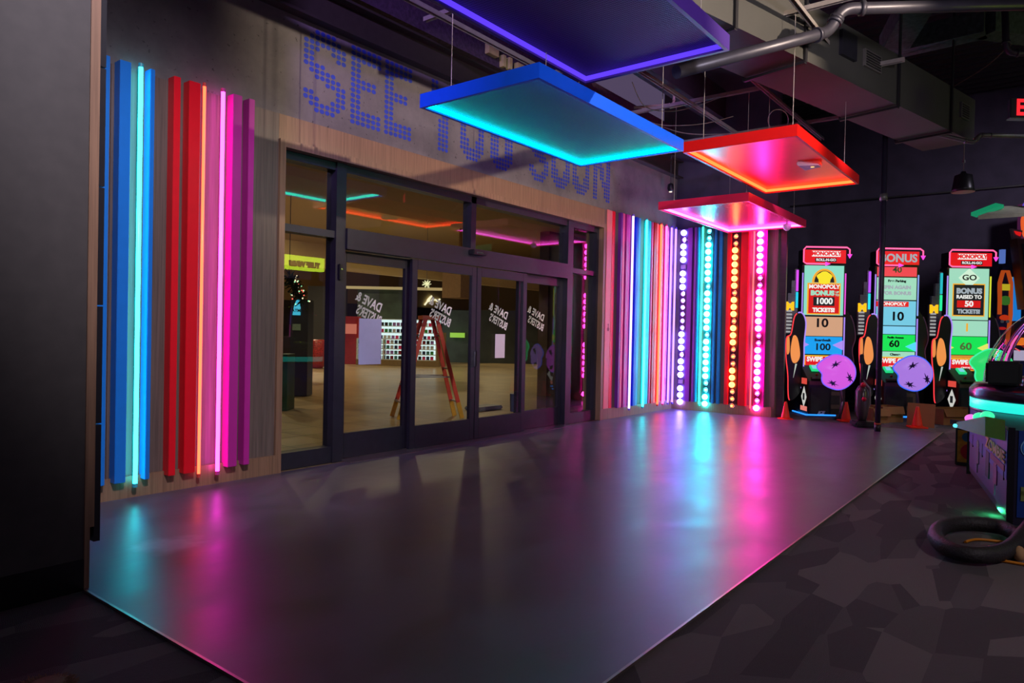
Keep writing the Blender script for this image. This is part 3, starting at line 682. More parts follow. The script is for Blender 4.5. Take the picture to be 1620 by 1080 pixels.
def pipe(pts, r, label, m=PIPE, name='pipe', cat='pipe', rings=()):
    g = empty(name, pts[0]); tag(g, label, cat)
    q0 = Vector(pts[0]); P = [Vector(p)-q0 for p in pts]
    # round the corners
    Q = [P[0]]
    for i in range(1, len(P)-1):
        a, b_, c = P[i-1], P[i], P[i+1]; k = min(3*r, (b_-a).length*0.4, (c-b_).length*0.4)
        s_, e_ = b_+(a-b_).normalized()*k, b_+(c-b_).normalized()*k
        for t in (0, 0.25, 0.5, 0.75, 1): Q.append(s_*(1-t)**2+b_*2*t*(1-t)+e_*t*t)
    Q.append(P[-1])
    MB().tube(Q, r, 12).build('run', m, g, smooth=True)
    for i in range(1, len(P)-1):
        for j, s2 in ((i-1, 1), (i+1, 1)):
            d = (P[j]-P[i]).normalized(); c = P[i]+d*min(3.4*r, (P[j]-P[i]).length*0.45)
            MB().tube([c-d*r*0.35, c+d*r*0.35], r*1.28, 12).build('coupling', m, g, smooth=True)
    return g
zc = 4.75
a = atd(1070, 114, 5.8); b_ = atd(1312, 50, 6.7); c = atd(1332, 14, 6.7); d_ = atd(1720, 4, 6.6)
pipe([a, b_, c, d_], 0.055, 'thick dark sprinkler main crossing in front of the duct')
pole_b = at(1388, 682, 2, 0)
pole = empty('thin_pole', (pole_b.x, pole_b.y, 0)); tag(pole, 'thin dark floor-to-ceiling pole standing in front of the games', 'pole')
MB().tube([(0, 0, 0.0), (0, 0, 4.42)], 0.038, 14).build('shaft', mat('pole_paint', (50, 48, 66), 0.35, 0.3), pole, smooth=True)
MB().tube([(0, 0, 0.0), (0, 0, 0.10)], 0.044, 14).build('foot', mat('pole_foot', (22, 22, 26), 0.4), pole, smooth=True)
MB().tube([(0, 0, 0.10), (0, 0, 0.125)], 0.046, 14).build('orange_ring', mat('ring_orange', (170, 80, 40), 0.5), pole, smooth=True)
MB().tube([(0, 0, 3.42), (0, 0, 3.52)], 0.055, 12).build('clamp', GALV, pole, smooth=True)
a = at(1398, 228, 0, pole_b.x)
pipe([Vector((pole_b.x, pole_b.y, 4.44)), Vector((pole_b.x-0.1, pole_b.y-0.15, 4.5)), atd(1540, 226, 9.9), atd(1550, 214, 9.9), atd(1556, 214, 9.9), atd(1700, 217, 9.9)], 0.03, 'grey conduit elbowing off the top of the thin pole', GALV)
pipe([Vector((17.55, -0.5, 4.54)), Vector((17.55, -9.0, 4.54))], 0.02, 'thin conduit running level along the dark back wall', GALV)
pipe([at(1003, 170, 2, 5.0), at(1066, 165, 2, 5.0), at(1066, 165, 2, 5.0)+Vector((0, 0, 0.22))], 0.02, 'cream sprinkler branch with a drop between the blue and purple panels', mat('cream_pipe', (190, 170, 140), 0.5))
pipe([at(1060, 170, 2, 5.0), at(1280, 120, 2, 5.0)], 0.022, 'cream branch pipe reaching under the duct', MATS['cream_pipe'])
pipe([atd(1590, 14, 9), atd(1592, 84, 9), atd(1690, 84, 9)], 0.04, 'dark pipe drop near the exit sign', PIPE)
# drooping cables
def cable(pts, r, m, label, cat='cable', grp=None, name='cable'):
    P = [Vector(p) for p in pts]; Q = []
    for i in range(len(P)-1):
        p0, p1, p2, p3 = P[max(i-1, 0)], P[i], P[i+1], P[min(i+2, len(P)-1)]
        for k in range(8):
            t = k/8; Q.append(0.5*((2*p1)+(p2-p0)*t+(2*p0-5*p1+4*p2-p3)*t*t+(3*p1-p0-3*p2+p3)*t**3))
    Q.append(P[-1])
    o = MB().tube(Q, r, 8).build(name, m, smooth=True); return tag(o, label, cat, grp)
CG = mat('cable_grey', (120, 112, 100), 0.6)
cable([at(1000, 130, 2, 4.6), at(1020, 168, 2, 4.4), at(1060, 176, 2, 4.4), at(1100, 168, 2, 4.6), at(1150, 150, 2, 4.6)], 0.006, CG, 'thin grey cable drooping just right of the purple panel', grp='drooping ceiling cables')
cable([at(1010, 186, 2, 4.5), at(1050, 198, 2, 4.4), at(1110, 196, 2, 4.4), at(1160, 184, 2, 4.5)], 0.006, CG, 'upper of two thin cables sagging above the pink panel', grp='drooping ceiling cables')
cable([at(1020, 190, 2, 4.5), at(1080, 210, 2, 4.4), at(1140, 212, 2, 4.4), at(1200, 206, 2, 4.5)], 0.006, CG, 'lower of two thin cables sagging above the pink panel', grp='drooping ceiling cables')
pts = [at(1231+16*math.cos(t), 190+17*math.sin(t), 2, 4.35) for t in [2.2+0.5*i for i in range(12)]]
cable(pts, 0.006, CG, 'loop of grey cable standing above the red panel', grp='drooping ceiling cables')
cable([at(1640, 40, 2, 6.5), at(1600, 70, 2, 6.2), at(1560, 105, 2, 6.0), at(1510, 136, 2, 5.9)], 0.008, mat('cable_tan', (120, 92, 76), 0.6), 'taut tan cable slanting across the dark deck', grp='drooping ceiling cables')
# small mic-like drop and bulb beside the concrete wall end
dr = at(1061, 295, 1, -0.15)
g = empty('spot_lamp', dr); tag(g, 'small black spot lamp hanging at the end of the concrete wall', 'lamp')
MB().tube([(0, 0, 0.03), (0, 0, 1.2)], 0.006, 6).build('rod', BLACK, g)
MB().lathe((0, 0, -0.09), [(0.035, 0), (0.06, 0.05), (0.05, 0.13), (0.02, 0.15)], 14).build('housing', BLACK, g, smooth=True)
MB().lathe((0, 0, -0.10), [(0.028, 0), (0.028, 0.012)], 12).build('lens', glow('warm_lens', (1, 0.8, 0.6), 1.4), g)
# pendant with bell shade
pd = A1-dd*0.08+sd*0.10; pd.z = atd(1533, 290, 10.45).z
g = empty('pendant_lamp', pd); tag(g, 'black bell-shaped pendant lamp hanging below the end of the duct', 'lamp')
MB().lathe((0, 0, -0.13), [(0.155, 0), (0.145, 0.04), (0.115, 0.24), (0.04, 0.27), (0.03, 0.30)], 24).build('shade', BLACK, g, smooth=True)
MB().lathe((0, 0, -0.137), [(0.148, 0), (0.148, 0.006)], 24).build('diffuser', mat('shade_inside', (150, 80, 84), 0.5), g)
MB().tube([(0, 0, 0.16), (0, 0, 4.285-pd.z)], 0.006, 6).build('cord', CG, g)
MB().tube([(0, 0, 0.30), (0, 0, 0.34)], 0.02, 10).build('cord_grip', GALV, g)
# exit sign
ex = atd(1617, 171, 8.6)
g = empty('exit_sign', ex, CAM_YAW*-1+R(0)); tag(g, 'red lit EXIT sign under the dark ceiling', 'sign')
g.rotation_euler = (0, 0, -R(52))
MB().box((-0.14, 0, -0.12), (0.46, 0.06, 0.12)).build('housing', mat('exit_box', (34, 34, 42), 0.5), g, bevel=0.006)
MB().box((-0.14, -0.01, -0.135), (0.46, 0.07, -0.12)).build('edge', mat('exit_edge', (120, 150, 130), 0.4), g)
text('EXIT', 0.27, glow('exit_red', (1.0, 0.02, 0.03), 1.2), g, (0.16, -0.004, 0.0), depth=0.003, bold=0.008, sx=0.85)
MB().tube([(0.08, 0.03, 0.12), (0.08, 0.03, 1.6)], 0.012, 8).build('stem', BLACK, g)
# hanging ceiling tiles near the soffit; green light on one is put in as glow
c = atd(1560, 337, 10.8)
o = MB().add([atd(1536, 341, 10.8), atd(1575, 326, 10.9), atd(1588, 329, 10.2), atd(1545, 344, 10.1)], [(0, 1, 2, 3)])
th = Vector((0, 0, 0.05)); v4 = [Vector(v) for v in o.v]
o = MB().add([*v4, *[v+th for v in v4]], [(0,1,2,3),(7,6,5,4),(0,4,5,1),(1,5,6,2),(2,6,7,3),(3,7,4,0)]).build('ceiling_baffle', glow('green_light_glow', (16, 140, 96), 0.8))
tag(o, 'small ceiling baffle beside the soffit, its green light put in as glow', 'baffle')
v4 = [atd(1547, 347, 10.0), atd(1590, 331, 10.4), atd(1640, 331, 10.4), atd(1640, 341, 10.0)]
o = MB().add([*v4, *[v+th for v in v4]], [(0,1,2,3),(7,6,5,4),(0,4,5,1),(1,5,6,2),(2,6,7,3),(3,7,4,0)]).build('ceiling_baffle', mat('baffle_pale', (150, 150, 130), 0.7))
tag(o, 'pale ceiling baffle right behind the green glowing one', 'baffle')

# ------------------------------------------------------------------ ticket games
RED = screen((214, 18, 28)); TEAL = screen((130, 206, 184)); BEIGE = screen((196, 150, 118)); BLUE = screen((20, 150, 226)); GREEN = screen((20, 214, 80)); ORANGE = screen((196, 132, 50))
LBLUE = screen((110, 190, 214)); GOLD = screen((228, 160, 40)); SDARK = screen((24, 26, 30)); SWHITE = screen((226, 226, 222)); PALE = screen((150, 206, 180)); YEL = screen((232, 214, 40)); SGREY = screen((150, 160, 168)); DRED = screen((200, 20, 20))
NP = glow('neon_sign_pink', (1.0, 0.08, 0.22), 2.2); NPU = glow('neon_lilac', (0.45, 0.28, 1.0), 0.9); NRED = glow('neon_red_edge', (1.0, 0.04, 0.05), 1.2)
INKS = mat('screen_ink', (30, 34, 40), 0.6)
def outline(pts, r, m, parent, name, y=0.0, closed=True):
    P = [Vector((a, y, b_)) for a, b_ in pts]
    if closed: P.append(P[0])
    return MB().tube(P, r, 8).build(name, m, parent, smooth=True)
def blob(pts, n=6):
    """smooth closed outline through points"""
    out = []; L = len(pts)
    for i in range(L):
        p0, p1, p2, p3 = [Vector(pts[(i+j-1) % L]) for j in range(4)]
        for k in range(n):
            t = k/n; q = 0.5*((2*p1)+(p2-p0)*t+(2*p0-5*p1+4*p2-p3)*t*t+(3*p1-p0-3*p2+p3)*t**3); out.append((q.x, q.y))
    return out
SIDEBLK = mat('game_black', (22, 22, 26), 0.3)
SKY = mat('cutout_grey', (120, 118, 126), 0.45, noise=0.3, scale=14, stretch=(1, 1, 3))
def game(loc, rz, label, variant, edge):
    g = empty('ticket_game', loc, rz); tag(g, label, 'arcade game', 'tall ticket redemption games along the back')
    # lower cabinet and screen tower
    MB().box((-0.40, 0.45, 0.0), (0.42, 1.15, 1.0)).build('cabinet', mat('cab_grey', (62, 54, 52), 0.4), g, bevel=0.01)
    MB().box((0.02, 0.42, 0.12), (0.36, 0.45, 0.50)).build('ticket_door', mat('cab_door', (120, 96, 84), 0.45), g, bevel=0.01)
    MB().box((0.12, 0.405, 0.22), (0.30, 0.42, 0.42)).build('ticket_vent', mat('cab_vent', (60, 50, 48), 0.5), g)
    MB().box((-0.39, 0.50, 0.95), (0.39, 0.75, 2.70)).build('screen_tower', SIDEBLK, g, bevel=0.01)
    for sx in (-1, 1):
        MB().tube([(sx*0.385, 0.49, 1.0), (sx*0.385, 0.49, 1.80)], 0.012, 8).build('edge_light', NPU, g, smooth=True)
        MB().tube([(sx*0.385, 0.49, 1.85), (sx*0.385, 0.49, 2.55)], 0.012, 8).build('edge_light', glow('edge_hot_%s' % edge[0], edge[1], 0.9) if sx > 0 else NPU, g, smooth=True)
    F = 0.498
    def tile(z0, z1, m, x0=-0.355, x1=0.355, y=F, name='screen_tile', d=0.006):
        return MB().box((x0, y-d, z0), (x1, y, z1)).build(name, m, g)
    def T(s_, z, sz, m=INKS, x=0.0, sx=1.0, bold=0.003, y=F-0.012):
        return text(s_, sz, m, g, (x, y, z), depth=0.002, bold=bold, sx=sx)
    # topper
    tp = MB().box((-0.40, 0.42, 2.70), (0.36, 0.70, 2.95)).build('topper', SIDEBLK, g, bevel=0.01)
    MB().box((-0.385, 0.415, 2.715), (0.35, 0.42, 2.94)).build('topper_face', RED, g)
    if variant != 2:
        MB().box((-0.26, 0.408, 2.825), (0.25, 0.414, 2.92)).build('title_plate', SWHITE, g)
        T('MONOPOLY', 2.873, 0.098, RED, -0.005, 0.95, 0.005, 0.405)
        MB().box((-0.20, 0.408, 2.735), (0.18, 0.414, 2.80)).build('title_plate', SDARK, g)
        T('ROLL-N-GO', 2.768, 0.062, SWHITE, -0.01, 1.05, 0.002, 0.405)
    else:
        T('BONUS', 2.82, 0.20, SGREY, -0.02, 1.0, 0.006, 0.41)
    ol = [(-0.02, 2.70), (-0.36, 2.70), (-0.41, 2.73), (-0.41, 2.94), (-0.37, 2.985), (0.36, 2.985), (0.41, 2.95), (0.41, 2.86)]
    MB().tube([(a, 0.40, b_) for a, b_ in ol], 0.013, 8).build('neon_outline', NP, g, smooth=True)
    for tri in ([(0.37, 2.87), (0.45, 2.87), (0.41, 2.80)], [(-0.02, 2.735), (-0.02, 2.665), (0.07, 2.70)]): MB().prism(tri, 0.385, 0.41, 'y').build('neon_arrow', glow('arrow_mag', (1.0, 0.06, 0.7), 1.2), g)
    if variant == 1:
        tile(1.83, 2.68, TEAL); tile(1.84, 2.38, GOLD, -0.30, 0.30, F-0.006, 'bonus_frame')
        tile(1.86, 2.36, DRED, -0.275, 0.275, F-0.012, 'bonus_panel')
        MB().prism([(0.22*math.cos(t), 2.385+0.24*math.sin(t)) for t in [math.pi*i/14 for i in range(15)]], F-0.016, F-0.006, 'y').build('gold_arch', GOLD, g)
        MB().prism([(0.18*math.cos(t), 2.39+0.20*math.sin(t)) for t in [math.pi*i/14 for i in range(15)]], F-0.020, F-0.016, 'y').build('arch_fill', SDARK, g)
        MB().prism([(0.13*math.cos(t)*(1+0.15*math.sin(5*t)), 2.47+0.11*math.sin(t)) for t in [2*math.pi*i/22 for i in range(22)]], F-0.025, F-0.020, 'y').build('coin_heap', YEL, g)
        T('MONOPOLY', 2.315, 0.10, SWHITE, 0, 0.98, 0.004, F-0.022); T('BONUS', 2.205, 0.115, PALE, -0.03, 1.1, 0.008, F-0.022)
        T('UP', 2.225, 0.05, PALE, 0.235, 1, 0.002, F-0.022); T('TO', 2.175, 0.05, PALE, 0.235, 1, 0.002, F-0.022)
        tile(1.99, 2.14, SDARK, -0.19, 0.19, F-0.018, 'number_box'); T('1000', 2.065, 0.155, SWHITE, 0, 1.0, 0.005, F-0.03)
        T('TICKETS!', 1.915, 0.10, SWHITE, 0, 0.98, 0.006, F-0.022)
        tile(1.47, 1.80, BEIGE); T('10', 1.69, 0.22, INKS, -0.03, 1.15, 0.006)
        tile(1.16, 1.46, BLUE); T('100', 1.28, 0.17, INKS, 0, 1.15, 0.004); T('Boardwalk', 1.40, 0.062, INKS, 0, 1.1)
    elif variant == 2:
        tile(2.52, 2.68, screen((224, 60, 76))); T('40', 2.63, 0.15, screen((30, 60, 30)), 0.0, 1.1)
        tile(2.12, 2.50, PALE); T('Free Parking', 2.44, 0.058, INKS, 0, 1.1); T('SPIN AGAIN', 2.33, 0.085, SGREY, 0, 1.1, 0.005); T('FOR BONUS', 2.23, 0.085, SGREY, 0, 1.1, 0.005)
        tile(1.68, 2.10, LBLUE); tile(2.0, 2.09, RED, -0.36, 0.22, F-0.006, 'banner'); T('MONOPOLY', 2.045, 0.08, SWHITE, -0.08, 1.1, 0.003, F-0.02); T('10', 1.83, 0.22, INKS, 0.02, 1.1, 0.006)
        tile(1.53, 1.665, screen((120, 196, 226))); tile(1.24, 1.52, GREEN); T('60', 1.36, 0.17, INKS, -0.02, 1.1, 0.005); T('Pacific Avenue', 1.47, 0.05, INKS, 0, 1.0)
        tile(0.99, 1.23, PALE); T('?', 1.06, 0.18, screen((226, 150, 30)), 0, 1.2, 0.006); T('Chance', 1.18, 0.055, INKS, 0, 1.1)
    else:
        tile(1.80, 2.68, PALE)
        MB().prism([(0, 2.68), (0.19, 2.52), (0, 2.34), (-0.19, 2.52)], F-0.012, F-0.006, 'y').build('diamond', screen((196, 226, 200)), g)
        T('GO', 2.52, 0.14, INKS, 0, 1.2, 0.003, F-0.018)
        tile(1.86, 2.42, GOLD, -0.29, 0.29, F-0.006, 'bonus_frame', 0.004); tile(1.88, 2.40, SDARK, -0.27, 0.27, F-0.010, 'bonus_panel', 0.004)
        T('BONUS', 2.29, 0.13, SGREY, 0, 1.05, 0.008, F-0.02); T('RAISED TO', 2.19, 0.092, SWHITE, 0, 1.0, 0.003, F-0.02)
        tile(2.01, 2.13, DRED, -0.21, 0.21, F-0.014, 'number_box', 0.004); T('50', 2.07, 0.14, SWHITE, 0, 1.1, 0.005, F-0.024); T('TICKETS!', 1.94, 0.10, SGREY, 0, 1.0, 0.006, F-0.02)
        tile(1.52, 1.785, PALE); MB().box((-0.03, F-0.012, 1.60), (0.0, F-0.006, 1.74)).build('pointer_mark', GOLD, g)
        tile(1.20, 1.51, GREEN); T('60', 1.34, 0.18, screen((70, 100, 50)), -0.03, 1.2, 0.005)
        tile(0.99, 1.19, ORANGE); T('New York Avenue', 1.12, 0.055, INKS, 0, 0.9)
    # pointers either side of the lower tile
    MB().prism([(0.18, 1.32), (0.36, 1.40), (0.36, 1.24)], F-0.03, F-0.008, 'y').build('pointer', glow('ptr_%s' % edge[0], edge[2], 0.9), g)
    MB().prism([(-0.25, 1.32), (-0.36, 1.37), (-0.36, 1.27)], F-0.03, F-0.008, 'y').build('pointer', glow('ptr_%s' % edge[0], edge[2], 0.9), g)
    MB().box((-0.34, 0.44, 0.92), (0.34, 0.50, 1.14)).build('card_sign', screen((224, 170, 40)), g, bevel=0.01)
    MB().box((-0.32, 0.434, 0.94), (0.32, 0.44, 1.12)).build('card_sign_face', RED, g)
    T('SWIPE CARD', 1.07, 0.115, SWHITE, 0, 0.9, 0.005, 0.43); T('CREDIT PAY', 0.975, 0.05, SWHITE, 0, 1, 0.001, 0.43)
    # console with sloped top, stands left of centre
    MB().prism([(0.0, 0.0), (0.0, 0.72), (0.38, 0.97), (0.46, 0.97), (0.46, 0.0)], -0.42, -0.02, 'x').build('console', SIDEBLK, g, bevel=0.006)
    MB().box((-0.41, -0.012, 0.66), (-0.03, 0.0, 0.72)).build('console_lip', mat('console_lip', (110, 62, 56), 0.4), g)
    MB().box((-0.38, -0.008, 0.08), (-0.06, 0.0, 0.62)).build('coin_door', mat('coin_door', (34, 33, 36), 0.5), g, bevel=0.003)
    text('ICE', 0.075, mat('ice_white', (190, 190, 196), 0.4), g, (-0.20, -0.012, 0.20), depth=0.002, bold=0.004, shear=0.4)
    cr = MB().bar((-0.22, 0.22, 0.885), (-0.22, 0.34, 0.965), 0.13, 0.03).build('card_reader', glow('reader_green', (0.02, 0.75, 0.25), 0.9), g)
    MB().bar((-0.22, 0.245, 0.915), (-0.22, 0.32, 0.965), 0.08, 0.02).build('reader_display', screen((120, 190, 220)), cr)
    MB().bar((-0.35, 0.06, 0.77), (-0.08, 0.06, 0.77), 0.06, 0.03).build('control_strip', mat('ctrl_strip', (110, 110, 70), 0.4), g)
    MB().ball((-0.22, 0.15, 0.825), 0.02).build('button', mat('btn_red', (200, 40, 40), 0.4), g)
    # poster on console's left side wall
    MB().prism([(0.08, 0.40), (0.20, 0.62), (0.32, 0.40), (0.20, 0.18)], -0.424, -0.42, 'x').build('side_diamond', screen((190, 190, 184)), g)
    MB().prism([(0.16, 0.33), (0.24, 0.33), (0.24, 0.48), (0.16, 0.48)], -0.428, -0.424, 'x').build('side_print', SDARK, g)
    MB().box((-0.424, 0.08, 0.66), (-0.42, 0.32, 0.76)).build('side_banner', screen((206, 70, 60)), g)
    MB().box((-0.424, 0.05, 0.10), (-0.42, 0.35, 0.20)).build('side_banner', screen((214, 120, 110)), g)
    # curvy black cut-out with red neon edge (plain art in warm tones, given its own glow)
    c1 = blob([(-0.62, 0.30), (-0.66, 0.8), (-0.70, 1.10), (-0.70, 1.42), (-0.62, 1.50), (-0.56, 1.80), (-0.44, 1.86), (-0.36, 1.70), (-0.38, 1.35), (-0.38, 1.0), (-0.43, 0.5)])
    MB().prism(c1, 0.36, 0.42, 'y').build('side_cutout', SIDEBLK, g)
    outline([p for p in c1[:33]], 0.010, NRED, g, 'neon_edge', 0.355, False)
    outline([p for p in c1[33:60]], 0.012, NPU, g, 'neon_edge', 0.355, False)
    MB().prism(blob([(-0.58, 1.02), (-0.62, 1.2), (-0.58, 1.46), (-0.50, 1.42), (-0.45, 1.15), (-0.50, 1.02)]), 0.352, 0.36, 'y').build('cutout_art', screen((226, 138, 70)), g)
    MB().prism(blob([(-0.685, 1.16), (-0.69, 1.40), (-0.65, 1.44), (-0.64, 1.2)]), 0.352, 0.36, 'y').build('cutout_art', screen((220, 130, 66)), g)
    MB().prism([(-0.56, 0.75), (-0.53, 0.99), (-0.50, 0.99)], 0.352, 0.36, 'y').build('cutout_art', screen((170, 180, 170)), g)
    c2 = blob([(0.40, 1.0), (0.40, 1.86), (0.47, 1.88), (0.56, 1.70), (0.60, 1.45), (0.55, 1.25), (0.58, 1.0), (0.52, 0.8)])
    MB().prism(c2, 0.52, 0.58, 'y').build('side_cutout', SIDEBLK, g)
    outline(c2[14:44], 0.010, mat('cutout_rim', (150, 120, 130), 0.3), g, 'rim_edge', 0.515, False)
    # skyline cut-out
    sk = [(-0.66, 1.5), (-0.66, 2.05), (-0.62, 2.05), (-0.62, 2.20), (-0.56, 2.20), (-0.56, 2.42), (-0.50, 2.42), (-0.50, 2.62), (-0.44, 2.62), (-0.44, 1.5)]
    MB().prism(sk, 0.56, 0.62, 'y').build('skyline_cutout', SKY, g)
    wn = MB()
    for i in range(9): wn.box((-0.64, 0.552, 1.52+0.06*i), (-0.54, 0.56, 1.55+0.06*i))
    wn.build('skyline_windows', screen((150, 150, 150)), g)
    MB().tube([(-0.46, 0.55, 2.24), (-0.46, 0.55, 2.60)], 0.022, 8).build('skyline_light', glow('sky_a_%s' % edge[0], edge[3], 1.0), g, smooth=True)
    MB().tube([(-0.46, 0.55, 1.95), (-0.46, 0.55, 2.22)], 0.022, 8).build('skyline_light', glow('sky_b_%s' % edge[0], edge[4], 1.0), g, smooth=True)
    text('M', 0.20, screen((250, 190, 20)), g, (-0.585, 0.548, 1.97), depth=0.006, bold=0.012)
    # floor level light line round the foot
    MB().tube([(-0.46, 0.62, 0.035), (-0.46, -0.03, 0.035), (0.05, -0.03, 0.035)], 0.016, 8).build('floor_light', glow('floor_blue', (0.02, 0.25, 1.0), 1.6), g, smooth=True)
    for o in g.children_recursive:
        if o.rotation_euler.x != 0: o.location.z = 1.065*o.location.z-0.146
        else:
            for v in o.data.vertices: v.co.z = 1.065*v.co.z-0.146 if v.co.z > 0.6 else v.co.z*0.822
    return g
def drum(c, scale, label, rgb, rim, legdir):
    g = empty('glowing_wheel', (c[0], c[1], 0), GRZ-R(10)); tag(g, label, 'game wheel', 'glowing fabric wheels in front of the ticket games')
    z = c[2]; s_ = scale
    ol = blob([(-0.34, 0.09), (-0.22, 0.22), (-0.05, 0.30), (0.13, 0.26), (0.25, 0.14), (0.29, 0.0), (0.26, -0.14), (0.15, -0.26), (0.02, -0.31), (-0.12, -0.28), (-0.22, -0.22), (-0.255, -0.14), (-0.255, -0.04)], 4)
    n = len(ol); m_ = MB(); rings = [(1.0, 0.0), (0.99, -0.03), (0.9, -0.055), (0.7, -0.08), (0.4, -0.095), (0.02, -0.10)]
    for k, h in rings:
        m_.v += [(a*k*s_, h*s_, z+b_*k*s_) for a, b_ in ol]
    for i in range(len(rings)-1):
        for j in range(n):
            a = i*n+j; b2 = i*n+(j+1) % n; m_.f.append((a, b2, b2+n, a+n))
    m_.f.append(tuple(range((len(rings)-1)*n, len(rings)*n))); m_.f.append(tuple(range(n))[::-1])
    m_.build('wheel_face', glow('wheel_'+label[:6], rgb, 0.95), g, smooth=True)
    MB().tube([(a*1.01*s_, -0.005, z+b_*1.01*s_) for a, b_ in ol]+[(ol[0][0]*1.01*s_, -0.005, z+ol[0][1]*1.01*s_)], 0.014, 8).build('wheel_rim', glow('wheelrim_'+label[:6], rim, 1.0), g, smooth=True)
    for k, (mx_, mz, rt) in enumerate(((-0.06, 0.13, 0.3), (0.18, -0.10, 1.7), (-0.10, -0.20, -0.6))):
        pts = []
        for i in range(14):
            t = 2*math.pi*i/14; rr = 0.075*(1.0 if i % 2 else 0.45)*(1.3 if i in (1, 9, 3) else 0.8)
            a, b_ = rr*math.cos(t)*1.3, rr*math.sin(t)*0.7
            pts.append(((mx_+a*math.cos(rt)-b_*math.sin(rt))*s_, z+(mz+a*math.sin(rt)+b_*math.cos(rt))*s_))
        MB().prism(pts, -0.112*s_, -0.085*s_, 'y').build('printed_emblem', mat('emblem_blue', (50, 30, 130), 0.6), g)
    MB().tube([(0.0, 0.0, z), (0.0, 0.22, z)], 0.20*s_, 20).build('wheel_hub', mat('hub_black', (30, 28, 60), 0.4), g, smooth=True)
    MB().tube([(0.06, 0.12, z-0.1), (0.10, 0.06, 0.30)], 0.018, 10).tube([(0.10, 0.06, 0.30), (0.08, 0.14, 0.02)], 0.018, 10).build('stand_leg', mat('leg_metal', (150, 120, 150), 0.3, 0.6), g, smooth=True)
    MB().box((-0.02, 0.02, 0.0), (0.18, 0.26, 0.03)).build('stand_foot', BLACK, g, bevel=0.008)
    return g
GRZ = -R(54)
nrm = Vector((-0.81, -0.587, 0)); rgt = Vector((0.588, -0.809, 0))
edgeA = ('a', (1.0, 0.10, 0.8), (0.45, 0.30, 0.95), (0.75, 0.08, 0.9), (0.02, 0.65, 0.85))
edgeB = ('b', (0.3, 0.45, 1.0), (0.10, 0.75, 1.0), (0.5, 0.10, 1.0), (0.03, 0.75, 0.85))
edgeC = ('c', (0.85, 0.9, 0.05), (0.85, 0.85, 0.15), (0.02, 0.50, 0.55), (0.02, 0.9, 0.35))
# tower centres on the sight lines of the photograph, stepping back to the right
T1, T2, T3 = atd(1301, 540, 12.9), atd(1416, 540, 12.9), atd(1530, 540, 12.9)
for T_, lab, vr, ed in ((T1, 'ticket game whose screen shows 1000, nearest the bulb wall', 1, edgeA), (T2, 'ticket game with 10 and 60 tiles, standing behind the thin pole', 2, edgeB), (T3, 'ticket game whose screen reads GO and raised to 50', 3, edgeC)):
    base = T_ + nrm*0.5
    game((base.x, base.y, -0.012), GRZ, lab, vr, ed)
c = atd(1325, 588, 11.9); drum(c, 0.95, 'magenta glowing wheel with dark emblems in front of the 1000 ticket game', (214, 92, 226), (0.20, 0.12, 1.0), 0)
c = atd(1446, 590, 11.9); drum(c, 0.95, 'lavender glowing wheel with dark emblems between the thin pole and the cardboard', (170, 122, 226), (0.05, 0.15, 1.0), 0)
c = atd(1571, 582, 11.9); drum(c, 1.05, 'green glowing wheel partly hidden behind the clear dome', (44, 220, 110), (0.05, 0.9, 0.4), 0)

# ------------------------------------------------------------------ cones, vacuum, cardboard, tools
CONE = mat('cone_orange', (238, 52, 14), 0.45, noise=0.04)
def cone(px, py, h, label):
    p = at(px, py, 2, -0.012); g = empty('traffic_cone', (p.x+0.05, p.y+0.0, -0.012), 0.5); tag(g, label, 'traffic cone', 'orange traffic cones along the vinyl edge')
    w_ = h*0.36
    MB().box((-w_, -w_, 0), (w_, w_, 0.025)).build('base', CONE, g, bevel=0.008)
    MB().lathe((0, 0, 0.025), [(h*0.235, 0), (h*0.225, 0.02), (h*0.075, h-0.045), (h*0.065, h-0.03)], 24).build('body', CONE, g, smooth=True)
    return g
cone(1241, 664, 0.31, 'small orange cone nearest the wooden edge of the bulb wall')
cone(1337, 667, 0.33, 'small orange cone just left of the upright vacuum')
k = cone(1450, 677, 0.34, 'small orange cone in front of the cardboard sheet')
MB().lathe((0, 0, 0.09), [(0.062, 0.0), (0.058, 0.03)], 24).build('label_band', WHITE, k)
# upright vacuum
p = at(1362, 676, 2, -0.012)
g = empty('vacuum_cleaner', (p.x+0.1, p.y, -0.012), -R(60)); tag(g, 'black upright vacuum cleaner with red details standing left of the thin pole', 'vacuum cleaner')
VB = mat('vac_black', (30, 28, 32), 0.35); VR = mat('vac_red', (190, 20, 50), 0.35); VG = mat('vac_grey', (120, 104, 110), 0.4)
MB().box((-0.16, -0.20, 0.02), (0.16, 0.10, 0.10)).build('cleaner_head', VB, g, bevel=0.02)
for sx in (-1, 1): MB().lathe((sx*0.13, 0.08, 0.05), [(0.05, -0.02), (0.05, 0.02)], 14, 'x').build('wheel', VG, g)
MB().tube([(0, 0.02, 0.10), (0, 0.05, 0.25), (0, 0.06, 0.55), (0, 0.07, 0.64)], [0.06, 0.10, 0.095, 0.05], 16).build('dust_canister', mat('vac_clear', (74, 62, 66), 0.2), g, smooth=True)
MB().tube([(0.05, 0.09, 0.2), (0.13, 0.09, 0.35), (0.12, 0.09, 0.6), (0.02, 0.1, 0.72)], 0.02, 10).build('hose', VG, g, smooth=True)
MB().tube([(0, 0.08, 0.60), (0, 0.10, 0.80), (0, 0.11, 1.12)], [0.035, 0.018, 0.018], 10).build('handle', VB, g, smooth=True)
MB().box((-0.03, 0.08, 0.98), (0.03, 0.14, 1.14)).build('handle_grip', VB, g, bevel=0.015)
MB().ball((0, 0.01, 0.66), 0.04).build('red_knob', VR, g, smooth=True)
MB().ball((0.0, -0.045, 0.44), 0.035).build('red_knob', VR, g, smooth=True)
